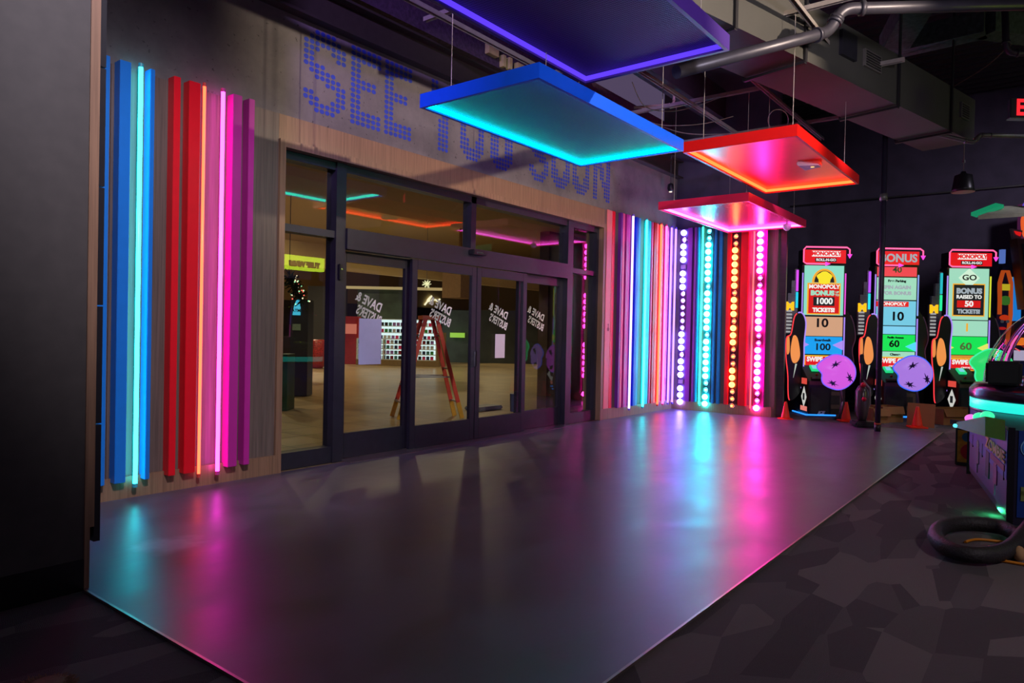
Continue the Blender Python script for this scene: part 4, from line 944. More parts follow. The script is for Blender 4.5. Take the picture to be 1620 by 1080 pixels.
# cardboard
CB = mat('cardboard', (156, 108, 62), 0.8, noise=0.08, scale=4)
a = at(1434, 676, 2, -0.012); b_ = at(1478, 680, 2, -0.012)
def sheet(pa, pb, h, label, thick=0.012, lean=0.05, m=CB, name='cardboard_sheet'):
    pa, pb = Vector(pa), Vector(pb); pa.z = pb.z = -0.012; d = (pb-pa).normalized(); s_ = Vector((-d.y, d.x, 0));
    if s_.dot(pa-CAM) < 0: s_ = -s_
    vs = [pa, pb, pb+s_*thick, pa+s_*thick]; up = Vector((0, 0, h))+s_*lean
    o = MB().add([*vs, *[v+up for v in vs]], [(0,1,2,3),(7,6,5,4),(0,4,5,1),(1,5,6,2),(2,6,7,3),(3,7,4,0)]).build(name, m)
    return tag(o, label, 'cardboard', 'pieces of cardboard by the games')
sheet(at(1434, 672, 2, 0), at(1478, 676, 2, 0), 0.37, 'upright cardboard sheet directly behind the cone under the lavender wheel')
def carton(c, w_, d_, h, label, rz):
    g = empty('cardboard_box', (c.x, c.y, -0.012), rz); tag(g, label, 'cardboard box', 'low cardboard boxes by the games')
    t = 0.012
    MB().box((-w_/2, 0, 0), (w_/2, t, h)).box((-w_/2, d_-t, 0), (w_/2, d_, h)).box((-w_/2, t, 0), (-w_/2+t, d_-t, h)).box((w_/2-t, t, 0), (w_/2, d_-t, h)).box((-w_/2+t, t, 0), (w_/2-t, d_-t, t)).build('body', CB, g)
    MB().add([(-w_/2, 0, h), (w_/2, 0, h), (w_/2*0.95, -0.05, h-0.12), (-w_/2*0.95, -0.05, h-0.12)], [(0, 1, 2, 3)]).add([(-w_/2, 0.004, h), (w_/2, 0.004, h), (w_/2*0.95, -0.046, h-0.12), (-w_/2*0.95, -0.046, h-0.12)], [(3, 2, 1, 0)]).build('flap', CB, g)
    return g
c = at(1416, 668, 2, 0); carton(c+Vector((0.1, 0.05, 0)), 0.42, 0.34, 0.26, 'low open cardboard box just right of the thin pole', GRZ+0.3)
c = at(1385, 672, 2, 0); carton(c+Vector((0.45, 0.0, 0)), 0.30, 0.3, 0.24, 'small cardboard box behind the foot of the thin pole', GRZ+0.2)
c = at(1522, 672, 2, 0); carton(c+Vector((0.1, 0, 0)), 0.72, 0.4, 0.26, 'long low cardboard box between the upright sheet and the zombie game', GRZ+0.2)

# ------------------------------------------------------------------ round zombie game with dome
CZ = atd(1724, 560, 6.4); CX, CY = CZ.x, CZ.y
NF = 0.08
nb = atd(1597, 827, 5.05); fb = atd(1533, 735, 7.2)
zg = empty('dome_game', (CX, CY, -0.012)); tag(zg, 'round multi-player game with a clear dome, teal rim and zombie artwork', 'arcade game')
def Lz(v): return (v.x-CX, v.y-CY)
n2, f2 = Lz(nb), Lz(fb)
e2 = (n2[0]+0.95, n2[1]-1.15)
poly = [f2, n2, (n2[0]+0.35, n2[1]-0.95), (n2[0]+1.6, n2[1]-1.0), (f2[0]+0.5, n2[1]-0.4), (f2[0]+0.4, f2[1]-0.1)]
BD = mat('game_blue', (22, 60, 140), 0.35)
MB().prism(poly, 0.06, 0.74, 'z').build('body', mat('game_body', (30, 28, 50), 0.4), zg)
# artwork on the side that faces the camera
dv = Vector((n2[0]-f2[0], n2[1]-f2[1], 0)); LN = dv.length; dv.normalize(); nn = Vector((dv.y, -dv.x, 0))
toC = Vector((CAM.x-CX, CAM.y-CY, 0))
if nn.dot(toC-Vector((f2[0], f2[1], 0))) < 0: nn = -nn
def art(par, P0, du, nv, u0, u1, z0, z1, m, name, off=0.006):
    p = Vector((P0[0], P0[1], 0)); a = p+du*u0; b_ = p+du*u1
    vs = [a+nv*off, b_+nv*off, a, b_]
    return MB().add([(*(a+nv*off)[:2], z0), (*(b_+nv*off)[:2], z0), (*(b_+nv*off)[:2], z1), (*(a+nv*off)[:2], z1), (*a[:2], z0), (*b_[:2], z0), (*b_[:2], z1), (*a[:2], z1)],
                    [(0,1,2,3),(7,6,5,4),(0,4,5,1),(1,5,6,2),(2,6,7,3),(3,7,4,0)]).build(name, m, par)
art(zg, f2, dv, nn, 0.06, LN-0.12, 0.12, 0.72, mat('art_purple', (70, 56, 120), 0.4, noise=0.15, scale=3), 'art_panel')
art(zg, f2, dv, nn, 0.06, LN-0.12, 0.36, 0.72, mat('art_blue', (50, 70, 180), 0.4, noise=0.25, scale=4), 'art_panel', 0.010)
# moon, trees, figures: plain shapes
def disc(u, z, r, m, name, sq=1.0, off=0.014, n=20):
    c = Vector((f2[0], f2[1], 0))+dv*u
    vs = [(*(c+dv*(r*sq*math.cos(2*math.pi*i/n))+nn*off)[:2], z+r*math.sin(2*math.pi*i/n)) for i in range(n)]
    vb = [(*(c+dv*(r*sq*math.cos(2*math.pi*i/n))+nn*0.002)[:2], z+r*math.sin(2*math.pi*i/n)) for i in range(n)]
    return MB().add(vs+vb, [tuple(range(n))]+[(i, (i+1) % n, n+(i+1) % n, n+i) for i in range(n)]).build(name, m, zg)
disc(LN*0.25, 0.60, 0.085, mat('moon', (96, 96, 170), 0.5), 'moon', 2.4)
for u, z0, c_ in ((0.30, 0.2, (120, 130, 110)), (0.74, 0.2, (150, 100, 110))):
    disc(LN*u, 0.42, 0.035, mat('fig_head_%d' % int(u*100), c_, 0.5), 'figure_art', 2.2)
    art(zg, f2, dv, nn, LN*u-0.10, LN*u+0.08, 0.24, 0.39, mat('fig_body_%d' % int(u*100), (c_[0]-10, c_[1]-30, c_[2]+10), 0.5), 'figure_art', 0.014)
    art(zg, f2, dv, nn, LN*u-0.05, LN*u-0.01, 0.15, 0.24, mat('fig_body_%d' % int(u*100), c_, 0.5), 'figure_art', 0.014)
art(zg, f2, dv, nn, LN*0.52, LN*0.60, 0.22, 0.44, mat('art_dark', (22, 18, 34), 0.5), 'speaker_slot', 0.014)
for u in (0.14, 0.42, 0.90): art(zg, f2, dv, nn, LN*u, LN*u+0.012, 0.34, 0.46, MATS['art_dark'], 'tree_art', 0.013)
sgv = mat('zombie_yellow', (190, 176, 60), 0.5)
ang = math.atan2(dv.y, dv.x)
c_ = Vector((f2[0], f2[1], 0))+dv*(LN*0.74)+nn*0.02
text('ZOMBIE', 0.12, sgv, zg, (c_.x, c_.y, 0.515), (R(90), 0, ang), 0.003, 0.004, sx=2.3)
art(zg, f2, dv, nn, LN*0.64, LN*0.92, 0.41, 0.455, mat('art_red', (130, 44, 40), 0.5), 'caption_band', 0.016)
# right-hand blue face
du2 = Vector((poly[2][0]-n2[0], poly[2][1]-n2[1], 0)); L2 = du2.length; du2.normalize(); nn2 = Vector((du2.y, -du2.x, 0))
if nn2.dot(toC-Vector((n2[0], n2[1], 0))) < 0: nn2 = -nn2
art(zg, n2, du2, nn2, 0.04, L2-0.04, 0.12, 0.74, BD, 'art_panel')
def disc2(u, z, r, m, name, off=0.012, n=24):
    c = Vector((n2[0], n2[1], 0))+du2*u
    vs = [(*(c+du2*(r*math.cos(2*math.pi*i/n))+nn2*off)[:2], z+r*math.sin(2*math.pi*i/n)) for i in range(n)]
    vb = [(*(c+du2*(r*math.cos(2*math.pi*i/n))+nn2*0.002)[:2], z+r*math.sin(2*math.pi*i/n)) for i in range(n)]
    return MB().add(vs+vb, [tuple(range(n))]+[(i, (i+1) % n, n+(i+1) % n, n+i) for i in range(n)]).build(name, m, zg)
disc2(0.12, 0.62, 0.07, mat('badge_ring', (120, 180, 230), 0.4), 'badge'); disc2(0.12, 0.62, 0.06, mat('badge_blue', (40, 120, 210), 0.4), 'badge', 0.016)
c_ = Vector((n2[0], n2[1], 0))+du2*0.12+nn2*0.02
text('1', 0.10, mat('badge_num', (200, 220, 240), 0.4), zg, (c_.x, c_.y, 0.62), (R(90), 0, math.atan2(du2.y, du2.x)), 0.002, 0.003)
HG = mat('hand_green', (120, 140, 70), 0.6)
for u, z0, z1 in ((0.06, 0.28, 0.34), (0.09, 0.30, 0.38), (0.125, 0.30, 0.39), (0.16, 0.28, 0.36)): art(zg, n2, du2, nn2, u, u+0.025, z0, z1, HG, 'hand_art', 0.012)
art(zg, n2, du2, nn2, 0.06, 0.185, 0.24, 0.31, HG, 'hand_art', 0.012); art(zg, n2, du2, nn2, 0.09, 0.16, 0.10, 0.25, HG, 'hand_art', 0.012)
for P_ in (n2, f2):
    MB().box((P_[0]-0.02, P_[1]-0.02, 0.02), (P_[0]+0.02, P_[1]+0.02, 0.76)).build('corner_post', BLACK, zg)
# foot plinth
MB().prism([(a*0.9+0.05, b_*0.9-0.03) for a, b_ in poly], 0.0, 0.06, 'z').build('plinth', BLACK, zg)
# tabletop and rim
RT = 0.90
MB().lathe((0, 0, 0), [(RT-0.06, 0.70), (RT, 0.72), (RT, 0.745)], 64).build('lower_rim', mat('rim_purple', (64, 40, 84), 0.3), zg, smooth=True)
MB().lathe((0, 0, 0), [(RT+0.004, 0.745), (RT+0.004, 0.835)], 64).build('rim_light', glow('rim_teal', (0.02, 0.85, 0.72), 1.1), zg, smooth=True)
MB().lathe((0, 0, 0), [(RT, 0.835), (RT+0.01, 0.855), (RT+0.01, 0.92), (RT-0.03, 0.975), (RT-0.10, 0.99)], 64).build('tabletop', mat('rim_chrome', (74, 60, 84), 0.2, 0.7), zg, smooth=True)
# clear dome: frame ribs, shell
DG = thin_glass('dome_acrylic', (0.97, 0.97, 0.98), 0.04, 0.03)
RD = 0.80
m_ = MB(); prof = [(RD*math.cos(t), 0.99+0.80*math.sin(t)) for t in [math.pi/2*i/14*0.97 for i in range(15)]]
m_.lathe((0, 0, 0), prof, 48); m_.f = m_.f[:-2]
m_.build('dome', DG, zg, smooth=True)
va = math.atan2(-CR.y, -CR.x)
for da, m2, nm_ in ((-0.06, mat('rib_chrome', (190, 120, 190), 0.25, 0.8), 'dome_rib'), (0.06, MATS.get('rib_chrome'), 'dome_rib')):
    pts = [(RD*math.cos(t)*math.cos(va+da), RD*math.cos(t)*math.sin(va+da), 0.99+0.80*math.sin(t)) for t in [math.pi/2*i/16 for i in range(17)]]
    MB().tube(pts, 0.012, 8).build(nm_, MATS['rib_chrome'], zg, smooth=True)
pts = [(0.985*RD*math.cos(t)*math.cos(va), 0.985*RD*math.cos(t)*math.sin(va), 0.99+0.79*math.sin(t)) for t in [math.pi/2*i/16 for i in range(17)]]
MB().tube(pts[:7], 0.012, 8).build('dome_rib_light', glow('rib_magenta', (1.0, 0.15, 0.6), 0.9), zg, smooth=True)
MB().tube(pts[6:], 0.012, 8).build('dome_rib_light', glow('rib_blue', (0.35, 0.2, 0.9), 0.7), zg, smooth=True)
# inside: turret of game things
MB().lathe((0.05, 0.05, 0.99), [(0.5, 0), (0.48, 0.05), (0.3, 0.09), (0.12, 0.12)], 32).build('turntable', mat('turn_dark', (40, 50, 50), 0.3), zg, smooth=True)
ib = atd(1590, 600, 6.3); ib = (ib.x-CX, ib.y-CY)
MB().box((ib[0]-0.12, ib[1]-0.12, 0.99), (ib[0]+0.14, ib[1]+0.14, 1.20)).build('claw_block', mat('claw_dark', (26, 28, 24), 0.5), zg, bevel=0.02)
MB().ball((ib[0]+0.30, ib[1]-0.30, 1.16), 0.16, 16, 8, (1, 1, 0.45)).build('glass_bowl', mat('bowl_olive', (110, 130, 50), 0.2), zg, smooth=True)
# green tray with lit buttons on the far-left side
q4 = [atd(1540, 673, 5.75), atd(1590, 664, 5.2), atd(1590, 697, 5.2), atd(1540, 682, 5.75)]
bk = Vector((_f.x, _f.y, 0))*0.22
Q = [(v.x-CX, v.y-CY, v.z+0.012) for v in q4]+[((v+bk).x-CX, (v+bk).y-CY, v.z+0.012) for v in q4]
MB().add(Q, [(0,1,2,3),(7,6,5,4),(0,4,5,1),(1,5,6,2),(2,6,7,3),(3,7,4,0)]).build('control_tray', mat('tray_green', (110, 200, 20), 0.4, noise=0.03), zg)
q4 = [atd(1508, 664, 6.05), atd(1540, 668, 5.80), atd(1540, 680, 5.80), atd(1508, 671, 6.05)]
Q = [(v.x-CX, v.y-CY, v.z+0.012) for v in q4]+[((v+bk*0.2).x-CX, (v+bk*0.2).y-CY, v.z+0.012) for v in q4]
MB().add(Q, [(0,1,2,3),(7,6,5,4),(0,4,5,1),(1,5,6,2),(2,6,7,3),(3,7,4,0)]).build('tray_nose', BLACK, zg)
for px, py, d_, r_, sc_, m_n in ((1536, 662, 5.85, 0.045, (1.2, 1.0, 0.8), glow('btn_pink', (1.0, 0.2, 0.8), 1.1)), (1550, 660, 5.75, 0.05, (1.1, 1.0, 0.8), glow('btn_green', (0.05, 1.0, 0.45), 1.0)), (1562, 658, 5.65, 0.05, (1.1, 1.0, 0.8), MATS['btn_green'])):
    v = atd(px, py, d_); MB().ball((v.x-CX, v.y-CY, v.z+0.012), r_, 16, 8, sc_).build('button', m_n, zg, smooth=True)
a, b_ = atd(1510, 673, 6.0), atd(1525, 674, 5.9)
MB().tube([(a.x-CX, a.y-CY, a.z+0.012), (b_.x-CX, b_.y-CY, b_.z+0.012)], 0.016, 8).build('tray_light', glow('tray_cyan', (0.1, 0.7, 1.0), 1.6), zg)
gl_ = lamp('underglow', 'POINT', (CX+nb.x*0-0.55, CY-0.05, 0.03), (0, 0, 0), 1.2, (0.05, 1.0, 0.35), 0.02)
gl_.location = (nb.x+0.55, nb.y+0.12, 0.035)

# hose, cables and crumpled paper by the zombie game
HS = mat('hose_black', (38, 37, 34), 0.6, bump=0.6, scale=60)
def fl(px, py, z=0.05): return at(px, py, 2, z)
hp = [fl(1660, 800, 0.30), fl(1628, 835, 0.12), fl(1596, 868), fl(1550, 878), fl(1505, 870), fl(1481, 850), fl(1492, 833), fl(1530, 828), fl(1580, 833), fl(1606, 844), fl(1660, 866)]
h_ = cable(hp, 0.052, HS, 'thick black corrugated hose looped on the carpet by the zombie game', 'hose', name='vacuum_hose')
YC = mat('cord_orange', (226, 140, 20), 0.5)
for i, (pp, lab) in enumerate([
    ([(1527, 857), (1545, 853), (1580, 856), (1625, 862)], 'yellow orange extension cord inside the hose loop'),
    ([(1545, 880), (1570, 884), (1600, 889), (1640, 896)], 'yellow orange cord nearest the camera side of the hose'),
    ([(1560, 874), (1590, 876), (1625, 880), (1640, 884)], 'tangled yellow cord just outside the hose'),
    ([(1580, 866), (1600, 872), (1610, 868), (1640, 872)], 'kinked yellow cord under the hose end'),
    ([(1575, 870), (1596, 880), (1612, 874), (1645, 879)], 'crossing yellow cord at the frame edge beside the hose')]):
    cable([at(a, b_, 2, 0.0) for a, b_ in pp], 0.009, YC, lab, 'extension cord', 'yellow orange cords on the carpet', 'extension_cord')
p = fl(1612, 868, 0.06)
o = MB().ball((p.x, p.y, 0.03), 0.045, 10, 6, (1.2, 0.8, 1.1)).build('glove', mat('cloth_tan', (190, 150, 100), 0.8), smooth=True); tag(o, 'crumpled tan glove lying on the yellow cords', 'glove')
p = fl(1574, 874, 0.0)
g = empty('cord_plug', (p.x, p.y, 0.0), 0.6); tag(g, 'white and red cord plug beside the black hose', 'plug')
MB().box((-0.035, -0.015, 0), (0.035, 0.015, 0.03)).build('body', WHITE, g, bevel=0.006)
MB().box((0.035, -0.015, 0), (0.055, 0.015, 0.03)).build('red_end', mat('plug_red', (220, 70, 50), 0.4), g)

# small racing cabinet behind the zombie game
p = at(1524, 735, 2, 0)
g = empty('small_cabinet', (p.x, p.y, -0.012), -R(88)); tag(g, 'low black cabinet with red and yellow artwork behind the green tray', 'arcade cabinet')
MB().box((-0.08, 0, 0), (0.45, 0.4, 0.42)).build('body', BLACK, g, bevel=0.01)
MB().box((-0.06, -0.006, 0.04), (0.4, 0, 0.39)).build('art_panel', mat('art_yellow', (190, 150, 30), 0.4, noise=0.5, scale=9), g)
MB().lathe((0.06, -0.012, 0.16), [(0.09, 0), (0.09, 0.006)], 20, 'y').build('art_disc', mat('art_redd', (180, 30, 40), 0.4), g)
MB().lathe((0.03, -0.016, 0.32), [(0.05, 0), (0.05, 0.006)], 20, 'y').build('art_disc', mat('art_tealc', (30, 110, 130), 0.4), g)

# racing game further right
p = atd(1562, 640, 13.6)
hw = empty('racing_game', (p.x, p.y, -0.012), -R(50)); tag(hw, 'tall racing game with orange track artwork and a black gold-framed screen', 'arcade game')
zoom = 13.6/CAM_F
def hx(px): return ((px if px >= 1582 else (1572+(px-1545)*0.78 if px <= 1577 else px+19))-1562)*zoom
hor = 541.5
def hz(py): return CAM.z+0.0+(545-py)*zoom+0.012
side = [(hx(1546), 0.0), (hx(1545), hz(520)), (hx(1548), hz(450)), (hx(1556), hz(424)), (hx(1568), hz(424)), (hx(1577), hz(455)), (hx(1577), hz(520)), (hx(1566), hz(560)), (hx(1566), 0.0)]
MB().prism(side, 0.0, 0.10, 'y').build('side_panel', mat('race_blue', (20, 40, 120), 0.35), hw)
OT = screen((206, 84, 30), 0.6)  # side art and trim of this game given a glow of their own
OTu = [(hx(1551), hz(500)), (hx(1550), hz(450)), (hx(1556), hz(432)), (hx(1566), hz(432)), (hx(1573), hz(450)), (hx(1574), hz(500)), (hx(1568), hz(548))]
MB().tube([(a, -0.01, b_) for a, b_ in OTu], 0.038, 8).build('track_art', OT, hw, smooth=True)
MB().box((hx(1549), -0.03, hz(462)), (hx(1570), -0.01, hz(452))).build('banner_art', screen((220, 200, 40), 0.6), hw)
MB().ball((hx(1562), -0.02, hz(478)), 0.13, 14, 8, (1, 0.15, 0.7)).build('bush_art', screen((60, 120, 40), 0.6), hw)
MB().ball((hx(1560), -0.03, hz(505)), 0.10, 14, 8, (1, 0.15, 0.55)).build('car_art', screen((220, 60, 20), 0.6), hw)
for dx in (-5, 6): MB().lathe((hx(1560+dx), -0.05, hz(511)), [(0.03, 0), (0.03, 0.02)], 14, 'y').build('wheel_art', screen((60, 60, 66), 0.7), hw)
MB().ball((hx(1556), -0.03, hz(522)), 0.07, 14, 8, (1.2, 0.15, 0.4)).build('car_art', screen((200, 30, 30), 0.6), hw)
MB().box((hx(1577), 0.1, 0.0), (hx(1640), 0.5, hz(505))).build('cabinet', mat('race_cab', (24, 60, 150), 0.35), hw)
MB().box((hx(1578), 0.05, hz(600)), (hx(1581), 0.1, hz(440))).build('gold_edge', screen((220, 180, 40), 0.7), hw)
MB().box((hx(1581), 0.06, hz(600)), (hx(1616), 0.1, hz(440))).build('lit_side', screen((30, 130, 220), 0.8), hw)
mn = MB().add([(hx(1590), -0.2, hz(382)), (hx(1660), -0.2, hz(382)), (hx(1660), -0.2, hz(492)), (hx(1606), -0.2, hz(492)), (hx(1590), 0.0, hz(382)), (hx(1660), 0.0, hz(382)), (hx(1660), 0.0, hz(492)), (hx(1606), 0.0, hz(492))],
              [(0,1,2,3),(7,6,5,4),(0,4,5,1),(1,5,6,2),(2,6,7,3),(3,7,4,0)]).build('monitor', mat('bezel_gold', (120, 78, 50), 0.4), hw)
MB().add([(hx(1597), -0.21, hz(390)), (hx(1660), -0.21, hz(390)), (hx(1660), -0.21, hz(485)), (hx(1611), -0.21, hz(485))], [(0, 1, 2, 3)]).build('screen', mat('screen_black', (8, 8, 10), 0.2), mn)
MB().box((hx(1607), -0.02, hz(384)), (hx(1660), 0.08, hz(325))).build('topper', screen((70, 26, 60), 0.9), hw)
MB().prism(blob([(hx(1612), hz(378)), (hx(1606), hz(350)), (hx(1616), hz(338)), (hx(1632), hz(352)), (hx(1634), hz(378))]), -0.06, -0.02, 'y').build('topper_art', screen((226, 90, 40), 1.0), hw)
MB().prism(blob([(hx(1616), hz(376)), (hx(1612), hz(358)), (hx(1620), hz(350)), (hx(1632), hz(362))]), -0.09, -0.06, 'y').build('topper_art', screen((240, 220, 110), 1.0), hw)
MB().prism(blob([(hx(1609), hz(345)), (hx(1608), hz(328)), (hx(1614), hz(322)), (hx(1620), hz(334))]), -0.08, -0.02, 'y').build('topper_art', screen((90, 70, 190), 0.9), hw)
MB().prism([(hx(1588), hz(365)), (hx(1606), hz(368)), (hx(1604), hz(380)), (hx(1592), hz(382))], -0.08, -0.02, 'y').build('topper_fin', mat('fin_white', (200, 190, 190), 0.4), hw)
MB().prism([(hx(1592), hz(369)), (hx(1604), hz(371)), (hx(1602), hz(377)), (hx(1595), hz(374))], -0.09, -0.08, 'y').build('fin_art', screen((200, 20, 20), 0.9), hw)
MB().box((hx(1586), 0.12, hz(418)), (hx(1592), 0.2, hz(396))).build('side_light', screen((90, 120, 200), 0.8), hw)
# gun and lit face seen through the dome
MB().box((hx(1596), -0.1, hz(575)), (hx(1640), 0.1, hz(510))).build('dash', mat('dash_blue', (24, 34, 80), 0.4), hw)
MB().box((hx(1598), -0.115, hz(548)), (hx(1640), -0.1, hz(536))).build('flame_art', screen((240, 120, 30), 0.9), hw)
MB().box((hx(1596), -0.115, hz(572)), (hx(1640), -0.1, hz(556))).build('lettering_band', screen((200, 190, 220), 0.7), hw)
MB().tube([(hx(1603), -0.13, hz(528)), (hx(1587), -0.13, hz(548)), (hx(1604), -0.13, hz(557))], 0.012, 8).build('neon_chevron', glow('chev', (1, 0.12, 0.15), 0.9), hw, smooth=True)

# ------------------------------------------------------------------ mall beyond the glass
BW = mat('mall_beige', (196, 170, 118), 0.7, noise=0.04)
BR = mat('mall_brown', (120, 88, 54), 0.7)
struct(MB().box((-6, 0.30, 3.16), (16, 2.6, 3.36)).build('mall_ceiling_lobby', BW))
struct(MB().box((-6, 2.6, 6.1), (45, 48, 6.3)).build('mall_ceiling', BW))
struct(MB().box((45, 2.6, 0), (45.4, 48, 6.3)).build('wall_mall_right', BW))
struct(MB().box((-6, 34, 3.2), (45, 34.4, 6.1)).build('wall_mall_far', BW))
struct(MB().box((-6, 34.4, 0), (45, 34.8, 3.2)).build('wall_mall_shopfront', mat('shop_dark', (58, 52, 44), 0.6, noise=0.5, scale=1.2)))
struct(MB().box((10.22, 1.44, 0), (16.0, 1.64, 3.4)).build('wall_lobby_side', mat('lobby_brown', (96, 78, 58), 0.6)))
struct(MB().box((-6.0, 2.4, 0), (3.9, 2.6, 6.1)).build('wall_lobby_left', mat('lobby_brown2', (150, 110, 66), 0.6)))
# beige soffit stepping down in the mall, brown column
o = struct(MB().box((10.8, 14.0, 3.4), (30, 14.3, 4.2)).build('mall_soffit', BW))
cc = atd(727, 470, 20)
o = MB().box((cc.x-0.35, cc.y-0.35, 2.3), (cc.x+0.45, cc.y+0.35, 3.6)).box((cc.x, cc.y, 3.6), (cc.x+0.06, cc.y+0.06, 6.1)).build('hanging_sign_block', BR); tag(o, 'brown square bulkhead block hanging in the mall behind the ladder', 'bulkhead')
# shops: red booth, dark storefront bays
def bay(pxa, pxb, pya, pyb, dep, m, label, name='shop_bay', cat='shop front', th=0.4):
    a, b_ = atd(pxa, pya, dep), atd(pxb, pyb, dep)
    g = MB()
    A, B = Vector((a.x, a.y, 0)), Vector((b_.x, b_.y, 0)); dn = Vector((_f.x, _f.y, 0)).normalized()*th
    z0, z1 = (0.0 if name in ('shop_bay', 'waste_bin', 'vending_booth') else b_.z), a.z
    vs = [(A.x, A.y, z0), (B.x, B.y, z0), (B.x, B.y, z1), (A.x, A.y, z1)]
    vs += [(x+dn.x, y+dn.y, z) for x, y, z in vs]
    o = g.add(vs, [(0,1,2,3),(7,6,5,4),(0,4,5,1),(1,5,6,2),(2,6,7,3),(3,7,4,0)]).build(name, m)
    return tag(o, label, cat)
bay(545, 566, 500, 572, 27.5, mat('booth_red', (150, 22, 26), 0.5), 'red vending booth left of the lit kiosk', 'vending_booth', 'booth')
bay(546, 563, 512, 528, 27.3, glow('booth_sign', (200, 110, 90), 0.9), 'pink lit sign on the red vending booth', 'booth_sign', 'sign', 0.1)
bay(487, 545, 452, 560, 33, mat('storefront_dark', (40, 38, 40), 0.5), 'dark closed storefront left of the red booth')
bay(566, 645, 456, 520, 33, mat('storefront_green', (44, 60, 48), 0.5, noise=0.4, scale=2), 'dark green storefront above the lit kiosk')
bay(700, 750, 490, 572, 31, mat('storefront_teal', (50, 62, 58), 0.5, noise=0.4, scale=2), 'dark teal storefront right of the ladder')
bay(712, 735, 526, 534, 30.8, glow('shop_lime', (150, 200, 70), 1.0), 'small lime lit strip in the storefront right of the ladder', 'lit_strip', 'light', 0.1)
bay(755, 850, 490, 560, 31, mat('storefront_teal2', (44, 48, 46), 0.5, noise=0.4, scale=2), 'dark storefront seen through the two far door leaves')
bay(545, 700, 452, 459, 32.6, glow('cove', (1.0, 0.75, 0.35), 0.35), 'long warm cove light over the storefronts', 'cove_light', 'light')
# lit accessories kiosk
K0, K1 = at(563, 577, 2, 0), at(690, 580, 2, 0)
K0 = Vector((K0.x, K0.y, 0)); K1 = Vector((K1.x, K1.y, 0)); kd = (K1-K0).normalized(); kn = Vector((kd.y, -kd.x, 0))
if kn.dot(CAM-K0) < 0: kn = -kn
KL = (K1-K0).length
kg = empty('kiosk', K0, math.atan2(kd.y, kd.x)); tag(kg, 'white lit mall kiosk with shelves of small cases seen through the doors', 'kiosk')
KW = mat('kiosk_wood', (120, 96, 62), 0.6)
MB().box((0, 0, 0), (KL, 1.6, 0.22)).build('base', KW, kg)
KWH = glow('kiosk_white_glow', (0.62, 0.78, 0.80), 1.4)  # white lighting of the shelves put in as back panel glow
MB().box((0, 0.35, 0.22), (KL, 1.3, 1.0)).build('back_panel', KWH, kg)
MB().box((0.35, 0.45, 1.04), (KL-0.05, 1.2, 1.78)).build('back_panel', KWH, kg)
sh = []
for z in (0.22, 0.42, 0.62, 0.82): sh.append((0, KL, z))
for z in (1.0, 1.25, 1.5, 1.76): sh.append((0.35 if z > 1.0 else 0, KL, z))
for a, b_, z in sh: MB().box((a, 0.02 if z <= 1.0 else 0.2, z), (b_, 0.45, z+0.025)).build('shelf', mat('kiosk_shelf', (200, 205, 205), 0.4), kg)
for x in (0, KL/3, 2*KL/3, KL-0.04): MB().box((x, 0.02, 0.22), (x+0.04, 0.4, 1.0)).build('divider', MATS['kiosk_shelf'], kg)
for x in (0.35, KL*0.55, KL-0.06): MB().box((x, 0.2, 1.0), (x+0.04, 0.45, 1.78)).build('divider', MATS['kiosk_shelf'], kg)
MB().box((KL, 0.0, 0.0), (KL+0.12, 1.6, 1.3)).build('end_panel', KW, kg)
CCOL = [('pink', (214, 50, 110)), ('navy', (40, 50, 90)), ('black', (30, 30, 34)), ('mauve', (150, 110, 190)), ('teal', (70, 130, 130)), ('green', (60, 150, 80)), ('white', (190, 190, 196)), ('dark red', (130, 30, 40))]
cmesh = {}
for nme, c_ in CCOL:
    o = MB().box((-0.06, -0.02, 0), (0.06, 0.02, 0.13)).build('phone_case', mat('case_'+nme.replace(' ', '_'), c_, 0.4)); cmesh[nme] = o
first = {k: True for k in cmesh}
rot = math.atan2(kd.y, kd.x)
up_ = kd.cross(kn) # unused orientation check
inn = Vector((-math.sin(rot), math.cos(rot), 0))
for a, b_, z in sh:
    if z > 1.7: continue
    n_ = int((b_-a-0.22)/0.155)+1; row = [random.choice(CCOL)[0] for _ in range(n_)]
    lv_ = {0.22: 'bottom', 0.42: 'second', 0.62: 'third', 0.82: 'fourth', 1.0: 'counter', 1.25: 'upper', 1.5: 'topmost'}[z]
    for k, nme in enumerate(row):
        src = cmesh[nme]
        if first[nme]: o = src; first[nme] = False
        else: o = src.copy(); COL.objects.link(o)
        y_ = 0.12 if z < 1.0 else 0.27
        P_ = K0+kd*(a+0.12+0.155*k)+inn*y_; o.location = (P_.x, P_.y, z+0.027); o.rotation_euler = (0, 0, rot)
        lf = 'the left end' if k == 0 else 'a %s' % row[k-1]; rt_ = 'the right end' if k == n_-1 else 'a %s' % row[k+1]
        tag(o, '%s case between %s and %s on the kiosk %s shelf' % (nme, lf, rt_, lv_), 'case', '%s cases between %s and %s, %s shelf' % (nme, lf, rt_, lv_))
